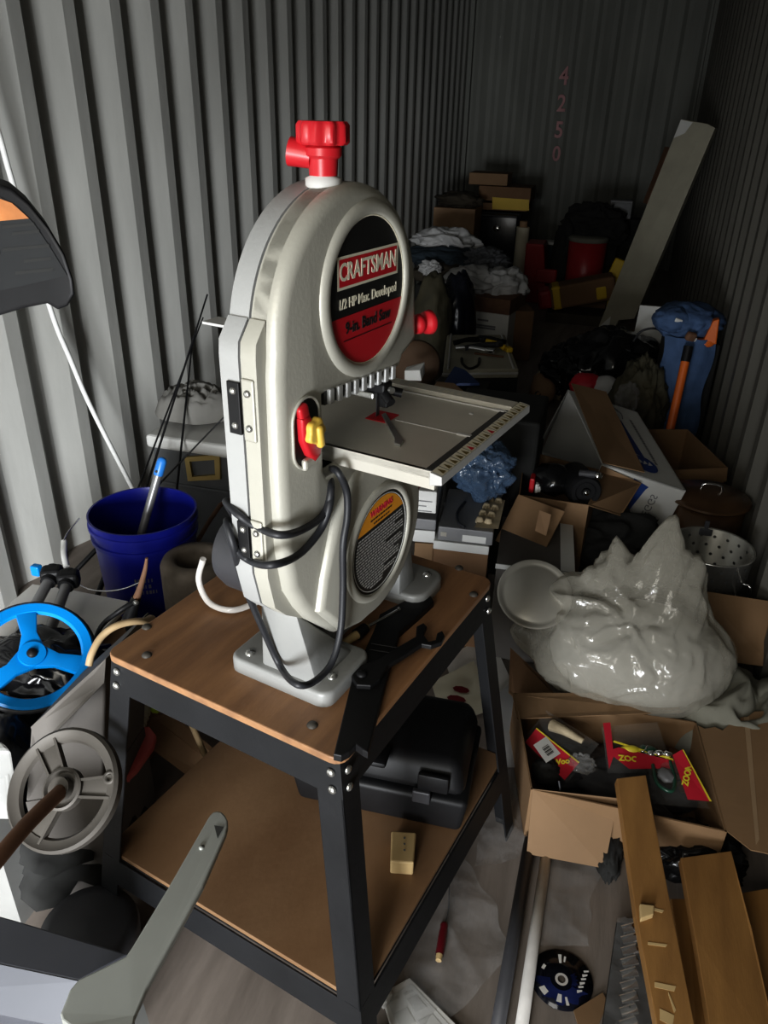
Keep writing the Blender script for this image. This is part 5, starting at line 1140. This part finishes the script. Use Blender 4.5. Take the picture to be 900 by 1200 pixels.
# leaning foam slab
s0, s1 = P(703, 383, z=.012), P(744, 381, z=.012)
t0, t1 = P(797, 140, X=.38), P(838, 152, X=.50)
s0, s1 = Vector((-.05, 6.25, .012)), Vector((.18, 6.18, .012)); tl = P(798, 140, Y=6.2); tr_ = P(838, 150, Y=6.1)
b = MB(); ax1 = (tr_ + tl) / 2 - (s0 + s1) / 2
q = [s0, s0.lerp(s1, .45), s0.lerp(s1, .50) + ax1 * .06, s1 + ax1 * .06, s1 + ax1 * .10] + [tr_ - ax1 * .03, tr_ + (tl - tr_) * .2, tl, tl - ax1 * .01]
q = [s0, s0.lerp(s1, .5), s0.lerp(s1, .55) + ax1 * .055, s1 + ax1 * .075, tr_ - ax1 * .04, tr_, tr_.lerp(tl, .25) + ax1 * .008, tl]
b.poly(q, Vector((.03, .12, 0)), bev=.012, seg=3); fs = b.build('foam_slab', M['foam'], base=(s0 + s1) / 2); tag(fs, 'tall pale foam slab leaning against the right wall at the back', 'slab')
for pp_, nm_ in (((tl, tl.lerp(tr_, .35), tl.lerp(tr_, .25) - ax1 * .05, tl - ax1 * .08), 'worn_corner'), ((s0, s0.lerp(s1, .35), s0.lerp(s1, .25) + ax1 * .07), 'worn_corner')):
    b = MB(); off = Vector((0, -.004, 0)); b.add([v + off for v in pp_], [list(range(len(pp_)))]); b.build(nm_, M['carton_white'], fs)
b = MB(); m0 = tl - ax1 * .12; m1 = tl - ax1 * .38; b.slab([m0 + Vector((-.004, .02, 0)), m1 + Vector((-.004, .02, 0)), m1 + Vector((-.03, .10, 0)), m0 + Vector((-.03, .10, 0))], .004); b.build('rust_stain', M['rust'], fs)
# cooler, bins and boxes at the back
cl = P(687, 300, Y=7.0); co = thing('drink_cooler', (cl.x, 7.0, 0), 'round red drink cooler with pale rim at the back', 'cooler')
b = MB(); b.lathe([(0, .14), (.14, .14), (.152, .16), (.158, .55), (0, .55)], (cl.x, 7.0, 0), n=40); b.build('cooler_body', M['cooler_red'], co)
b = MB(); b.lathe([(.158, .545), (.165, .55), (.165, .575), (.15, .585), (0, .585)], (cl.x, 7.0, 0), n=40); b.build('rim', M['cloth_beige'], co)
b = MB(); b.box((cl.x + .02, 7.02, .07), (.4, .36, .14)); tag(b.build('low_box', M['card_dark'], base=(cl.x + .02, 7.02, 0)), 'low dark box under the red drink cooler', 'box')
b = MB(); b.blob((cl.x + .03, 7.25, .62), (.28, .2, .2), .3, 2.4, 101, 5); b.box((cl.x + .03, 7.38, .25), (.42, .34, .5), bev=.02); b.blob((cl.x - .20, 7.1, .35), (.10, .14, .34), .15, 2, 103, 4, floor=0); tag(b.build('dark_tarp', M['cloth_dark'], base=(cl.x, 7.3, 0)), 'dark cloth heaped over boxes behind the red drink cooler', 'cloth')
c = P(727, 246, Y=7.4); b = MB(); b.box((c.x, 7.5, c.z), (.19, .16, .15), bev=.008); b.box((c.x, 7.415, c.z), (.16, .01, .11), bev=.002, m=1); b.box((c.x + .04, 7.55, c.z / 2 - .04), (.28, .2, c.z - .08), m=2)
tag(b.build('grey_case', [M['box_grey'], M['trunk_grey'], M['cloth_dark']], base=(c.x, 7.5, 0)), 'grey metal case on dark boxes right of the red cooler', 'case')
c = P(633, 315, Y=7.1); rb = thing('red_bin', (c.x, 7.1, 0), 'dark red plastic bin left of the red drink cooler', 'bin')
b = MB(); b.hexa([(c.x - .12, 6.98, 0), (c.x + .1, 6.98, 0), (c.x + .1, 7.25, 0), (c.x - .12, 7.25, 0), (c.x - .13, 6.96, .50), (c.x + .02, 6.96, .50), (c.x + .02, 7.25, .5), (c.x - .13, 7.25, .5)], bev=.01); b.box((c.x + .07, 6.98, .24), (.18, .06, .12), bev=.015); b.build('bin_body', M['cooler_red'], rb)
c = P(648, 287, Y=7.5); b = MB(); b.box((c.x, 7.5, c.z / 2), (.16, .16, c.z), bev=.01); b.box((c.x, 7.5, c.z + .02), (.15, .15, .03), bev=.01, m=1); tag(b.build('blue_tub', [M['cloth_teal'], M['label_grey']], base=(c.x, 7.5, 0)), 'dull blue tub with grey lid behind the red bin', 'tub')
yb = thing('brown_parcel', P(680, 350, Y=6.4), 'brown parcel with yellow bands and red ends lying before the red cooler', 'parcel')
Ry = rot(.0, -.24, .12); cy_ = P(682, 341, Y=6.45)
b = MB(); b.box(cy_, (.50, .22, .18), Ry, bev=.02); b.build('parcel_body', M['card_dark'], yb)
for dx, w_ in ((-.20, .08), (.14, .10)):
    b = MB(); b.box(cy_ + Ry @ Vector((dx, 0, -.02 if dx > 0 else .0)), (w_, .226, .186 if dx < 0 else .12), Ry, bev=.02); b.build('yellow_band', M['yellow'], yb)
b = MB(); b.box(cy_ + Ry @ Vector((-.29, 0, 0)), (.12, .21, .15), Ry, bev=.03); b.build('red_end', M['cooler_red'], yb)
b = MB(); b.box(cy_ + Vector((.24, .16, .17)), (.09, .05, .14), rot(0, .3, 0), bev=.01); b.box(cy_ + Vector((.24, .19, -.06)), (.07, .07, .34)); tag(b.build('yellow_bottle', [M['yellow']], base=cy_ + Vector((.24, .19, -.23))), 'yellow bottle standing between the cooler and the leaning slab', 'bottle')
b = MB(); b.box((cy_.x, cy_.y + .02, .04), (.5, .3, .08)); tag(b.build('flat_box', M['cloth_brown'], base=(cy_.x, cy_.y, 0)), 'flat dark brown box under the brown and yellow parcel', 'box')
wr = thing('wire_frame', P(680, 352, z=.02), 'thin white bent wire lying on the floor at the foot of the slab', 'wire'); b = MB(); b.tube([P(672, 348, z=.02), P(702, 362, z=.02), P(697, 352, z=.02), P(672, 346, z=.03)], .006, 6, k=1); b.build('wire', M['white_paint'], wr)
# mini fridge and what stands round it
fx0, fx1 = P(557, 250, Y=7.6).x, P(609, 250, Y=7.6).x
fz = P(583, 249, Y=7.6).z
fg = thing('mini_fridge', ((fx0 + fx1) / 2, 7.8, 0), 'black mini fridge with a small silver badge at the back wall', 'fridge')
b = MB(); b.box(((fx0 + fx1) / 2, 7.86, fz / 2), (fx1 - fx0, .42, fz), bev=.01); b.build('cabinet', M['black_plastic'], fg)
b = MB(); b.box(((fx0 + fx1) / 2, 7.62, fz / 2), (fx1 - fx0 - .01, .05, fz - .03), bev=.02, seg=3); dr_ = b.build('door', M['blue_dark'] if 0 else M['bag_navy'], fg, smooth_angle=40)
b = MB(); b.lathe([(0, .004), (.03, .003), (.034, 0)], (P(582, 267, Y=7.59).x, 7.595, P(582, 267, Y=7.59).z), (0, -1, .2), 20); b.build('badge', M['chrome'], dr_)
b = MB(); b.cyl((fx0 + .02, 7.6, fz - .03), (fx1 - .02, 7.6, fz - .03), .012, n=10); b.build('handle', M['motor_grey'], dr_)
c = P(613, 290, Y=7.45); b = MB(); b.cyl((c.x, 7.3, 0), (c.x, 7.3, P(613, 266, Y=7.3).z), .058, n=24); b.cyl((c.x, 7.3, P(613, 266, Y=7.3).z), (c.x, 7.3, P(613, 259, Y=7.3).z), .036, n=16, m=1)
tag(b.build('cardboard_tube', [M['cream_print'], M['tan']], base=(c.x, 7.3, 0)), 'pale cream tube standing upright beside the black mini fridge', 'tube')
zt_ = fz + .012
tl_ = thing('yellow_label_box', ((fx0 + fx1) / 2, 7.8, zt_), 'dark brown box with a yellow front strip on the mini fridge', 'box')
x0_, x1_ = P(560, 235, Y=7.65).x, P(621, 235, Y=7.65).x; zz1 = P(590, 219, Y=7.65).z
b = MB(); b.box(((x0_ + x1_) / 2, 7.85, (zt_ + zz1) / 2 + .04), (x1_ - x0_, .38, zz1 - zt_ - .08), bev=.005); b.box(((x0_ + x1_) / 2, 7.85, zt_ + .03), (x1_ - x0_ - .05, .36, .06)); b.build('box_body', M['card_dark'], tl_)
b = MB(); q = [P(x, y, Y=7.655) for x, y in ((577, 245), (620, 247), (620, 234), (577, 231))]; b.slab(q, .004); b.build('yellow_strip', M['yellow'], tl_)
b = MB(); c = P(573, 210, Y=7.75); b.box((c.x, 7.85, zz1 + .055), (.36, .3, .10), bev=.004); tag(b.build('tan_box', M['card'], base=(c.x, 7.85, zz1)), 'flat tan box topmost of the stack on the mini fridge', 'box')
c = P(532, 243, Y=7.2); zq = c.z; b = MB(); b.box((c.x, 7.4, zq - .16), (.38, .35, .30), bev=.005); tag(b.build('pinkish_box', M['tan'], base=(c.x, 7.4, zq - .31)), 'plain pinkish brown box left of the mini fridge', 'box')
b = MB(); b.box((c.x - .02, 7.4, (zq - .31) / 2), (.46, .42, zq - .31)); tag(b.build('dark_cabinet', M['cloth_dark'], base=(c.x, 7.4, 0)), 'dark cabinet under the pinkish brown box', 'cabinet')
b = MB(); b.blob((c.x + .02, 7.35, zq + .05), (.2, .15, .07), .35, 3, 111, 4, floor=zq - .008); tag(b.build('dark_rags', M['cloth_brown'], base=(c.x, 7.35, zq)), 'dark rags on top of the pinkish brown box', 'rags')
# heap of clothes
hx = P(545, 340, Y=5.4)
b = MB(); b.box((-.98, 5.75, .2), (.72, .7, .4), bev=.02); tag(b.build('low_bench', M['cloth_dark'], base=(-.98, 5.75, 0)), 'dark low bench buried under the clothes heap', 'bench')
def clo(name, px, py, Y, r, m, seed, label, amp=.3, z=None, fr=2.2):
    c = P(px, py, Y=Y); b = MB(); b.blob(c, r, amp, fr, seed, 5, floor=z); o = b.build(name, M[m], base=Vector((c.x, c.y, c.z - r[2]))); return tag(o, label, 'clothes', 'clothes heaped before the fridge')
clo('shirt', 522, 284, 5.9, (.24, .18, .10), 'cloth_white', 121, 'white shirt on top of the clothes heap', .4)
clo('sweater', 524, 302, 5.75, (.30, .2, .08), 'cloth_teal', 122, 'dark teal sweater under the white shirt')
clo('jacket', 568, 306, 5.7, (.17, .15, .09), 'cloth_heather', 123, 'speckled grey jacket at the right of the heap', .35, fr=3)
clo('coat', 528, 322, 5.65, (.28, .2, .10), 'cloth_brown', 124, 'dark brown coat in the middle of the clothes heap')
clo('sock_bundle', 504, 314, 5.4, (.075, .07, .05), 'cloth_white', 125, 'small white bundle at the left of the clothes heap', .4)
clo('bed_sheet', 550, 334, 5.3, (.19, .2, .11), 'cloth_white', 126, 'white sheet bundled on the red brown box', .35)
clo('towel', 590, 335, 5.35, (.16, .2, .11), 'cloth_white', 127, 'white towel bundled right of the white sheet', .35)
o, top, zb_ = pbox('white_carton', 'white printed carton with red brown top standing before the clothes heap', 'box', (545, 364), (597, 367), 5.05, 5.0, .34, .2, 'carton_white', floor=True)
b = MB(); b.hexa([v + Vector((0, 0, -.01)) for v in top] + [up(v, .09) for v in top], bev=.004); b.build('red_brown_top', M['rust'], o)
b = MB(); p0_ = top[0].lerp(top[1], .2); p1_ = top[0].lerp(top[1], .7); fz_ = Vector((0, -.003, 0))
for zz, a_, b3 in ((-.05, .3, .55), (-.085, .12, .72), (-.10, .12, .72)): b.add([top[0].lerp(top[1], a_) + fz_ + Vector((0, 0, zz)), top[0].lerp(top[1], b3) + fz_ + Vector((0, 0, zz)), top[0].lerp(top[1], b3) + fz_ + Vector((0, 0, zz - .012)), top[0].lerp(top[1], a_) + fz_ + Vector((0, 0, zz - .012))], [[0, 1, 2, 3]])
b.build('carton_print', M['print_grey'], o, recalc=False)
b = MB(); c = P(602, 362, Y=5.2); b.box((c.x + .02, 5.3, c.z / 2), (.16, .3, c.z), rotz(.3), bev=.004); tag(b.build('brown_side_box', M['card_dark'], base=(c.x, 5.3, 0)), 'dark brown box right of the white printed carton', 'box')
c = P(505, 362, Y=4.3); b = MB(); b.blob((c.x, 4.35, .36), (.115, .15, .32), .14, 2, 131, 4, floor=.0); tag(b.build('olive_sack', M['moss'], base=(c.x, 4.35, 0)), 'upright olive sack right behind the saw', 'sack')
c = P(532, 365, Y=4.5); b = MB(); b.blob((c.x, 4.6, .33), (.12, .16, .33), .16, 2.2, 133, 4, floor=.0); tag(b.build('navy_bag', M['bag_navy'], base=(c.x, 4.6, 0)), 'upright dark navy bag right of the olive sack', 'bag')
# briefcase with hand tools on it
zc2 = .36
A4 = [P(519, 433, z=zc2), P(608, 432, z=zc2), P(592, 392, z=zc2), P(524, 392, z=zc2)]
bf = thing('briefcase', sum(A4, Vector()) / 4 - Vector((0, 0, .06)), 'pale flat briefcase with dark handle carrying loose tools', 'briefcase')
b = MB(); b.hexa([v - Vector((0, 0, .05)) for v in A4] + A4, bev=.008); b.build('case_shell', M['foam'], bf)
b = MB(); b.slab([A4[0] + Vector((0, -.004, -.018)), A4[1] + Vector((0, -.004, -.018)), A4[1] + Vector((0, -.004, -.028)), A4[0] + Vector((0, -.004, -.028))], .006); b.build('case_seam', M['alu_light'], bf)
b = MB(); b.tube([P(541, 420, z=zc2 + .004), P(542, 426, z=zc2 + .004), P(550, 432, z=zc2 + .004), P(560, 428, z=zc2 + .004), P(562, 420, z=zc2 + .004)], .007, 8); b.build('handle', M['black_plastic'], bf)
for s_ in (0, 1):
    b = MB(); e0_, e1_ = (A4[0], A4[3]) if s_ == 0 else (A4[1], A4[2]); q_ = e0_.lerp(A4[1 - s_], .07); q2_ = e1_.lerp(A4[2 + s_ if s_ == 0 else 3], .07); b.tube([up(q_, .003), up(q2_, .003)], .006, 6, k=1); b.build('case_strip', M['alu_light'], bf)
cc_ = sum(A4, Vector()) / 4; b = MB(); b.hexa([drop(v) for v in A4] + [v - Vector((0, 0, .052)) for v in A4]); tag(b.build('dark_stool', M['cloth_dark'], base=drop(cc_)), 'dark box hidden under the pale briefcase', 'box')
for k, (px, py, px2, py2, m, lb) in enumerate(((532, 402, 560, 398, 'black_plastic', 'black handled tool at the left of the briefcase pile'), (545, 408, 580, 404, 'motor_grey', 'dark grey tool across the middle of the briefcase'), (570, 400, 592, 408, 'yellow', 'yellow handled tool at the right end of the briefcase pile'), (535, 408, 570, 411, 'chrome', 'chrome tool at the front of the briefcase pile'), (562, 396, 584, 400, 'black_plastic', 'black tool at the back of the briefcase pile'))):
    p, q = P(px, py, z=zc2 + .02 + .01 * (k % 3)), P(px2, py2, z=zc2 + .02 + .01 * ((k + 1) % 3)); b = MB(); b.tube([p, p.lerp(q, .5) + Vector((0, 0, .008)), q], lambda u: .012 + .008 * abs(u - .4), 8, k=4); d_ = (q - p).normalized(); b.box(q + d_ * .02, (.05, .035, .025), rotz(k), bev=.006)
    tag(b.build('hand_tool', M[m], base=p - Vector((0, 0, .015))), lb, 'hand tool', 'tools on the briefcase')
b = MB(); p = P(572, 416, z=zc2 + .006); b.tube([P(556, 414, z=zc2 + .006), P(590, 418, z=zc2 + .006)], .006, 6, k=1); tag(b.build('rust_chisel', M['rust'], base=p), 'thin rusty rod lying on the pale briefcase', 'rod')
# between briefcase and saw
c = P(488, 427, Y=3.0); b = MB(); b.lathe([(0, .02), (.06, .025), (.09, .02), (.1, .0), (.09, -.03), (0, -.03)], c, (.35, -1, .35), 36); b.box((c.x, c.y + .06, (c.z - .02) / 2), (.12, .1, c.z - .02)); tag(b.build('brown_reel', M['reel_brown'], base=drop(c)), 'brown round reel standing behind the right edge of the saw', 'reel')
c = P(486, 436, Y=2.7); b = MB(); b.hexa([P(474, 446, Y=2.7), P(494, 447, Y=2.68), P(498, 438, Y=2.75), P(476, 437, Y=2.8), P(474, 434, Y=2.7), P(492, 434, Y=2.68), P(498, 424, Y=2.75), P(476, 430, Y=2.8)], bev=.004); b.box((P(486, 446, Y=2.74).x, 2.75, .28), (.08, .08, .56)); tag(b.build('white_bracket', M['carton_white'], base=drop(c)), 'small white bracket in front of the brown reel', 'bracket')
bl = [P(520, 452, Y=2.75), P(562, 452, Y=2.75), P(545, 436, Y=2.9), P(533, 432, Y=2.95)]; b = MB(); b.slab(bl, .01); tag(b.build('blue_folder', M['blue_dark'], base=bl[0]), 'dark blue folder peeking over the back of the saw table', 'folder')
b = MB(); mnx = [P(505, 458, Y=2.55), P(545, 460, Y=2.55), P(532, 449, Y=2.75), P(512, 447, Y=2.75)]; b.slab(mnx, -.008); tag(b.build('manila_envelope', M['tan'], base=mnx[0]), 'tan envelope lying behind the saw table beside the blue folder', 'envelope')
b = MB(); zz = min(v.z for v in mnx + bl) - .012; xs = [v.x for v in mnx + bl]; b.box(((min(xs) + max(xs)) / 2, 2.72, zz / 2), (max(xs) - min(xs) + .04, .36, zz), bev=.005); tag(b.build('filing_box', M['cloth_dark'], base=((min(xs) + max(xs)) / 2, 2.72, 0)), 'dark filing box under the folder and envelope behind the saw', 'box')
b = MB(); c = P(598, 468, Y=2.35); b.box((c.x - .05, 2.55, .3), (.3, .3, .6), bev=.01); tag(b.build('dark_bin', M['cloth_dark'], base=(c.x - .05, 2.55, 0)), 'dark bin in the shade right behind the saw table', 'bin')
# ------------------------------------------------------------------ daylight from the open container door behind the camera, plus an added high fill
def area(name, loc, target, sx, sy, power, col):
    l = bpy.data.lights.new(name, 'AREA'); l.shape = 'RECTANGLE'; l.size = sx; l.size_y = sy; l.energy = power; l.color = col
    o = bpy.data.objects.new(name, l); COL.objects.link(o); o.location = loc
    o.rotation_euler = (Vector(target) - Vector(loc)).to_track_quat('-Z', 'Y').to_euler(); return o
area('door_daylight', (-.5, -1.9, .6), (-1.95, 1.5, .15), .9, .9, 60, (.94, .97, 1.0)).data.spread = math.radians(92)
area('high_fill', (-.6, -1.5, 1.9), (-.4, 2.5, .5), 1.3, 1.0, 24, (1.0, .96, .86))  # weak fill added up high to brighten the horizontal surfaces
w = bpy.data.worlds.new('World'); scene.world = w; w.use_nodes = True
w.node_tree.nodes['Background'].inputs['Color'].default_value = (.6, .6, .52, 1); w.node_tree.nodes['Background'].inputs['Strength'].default_value = .12
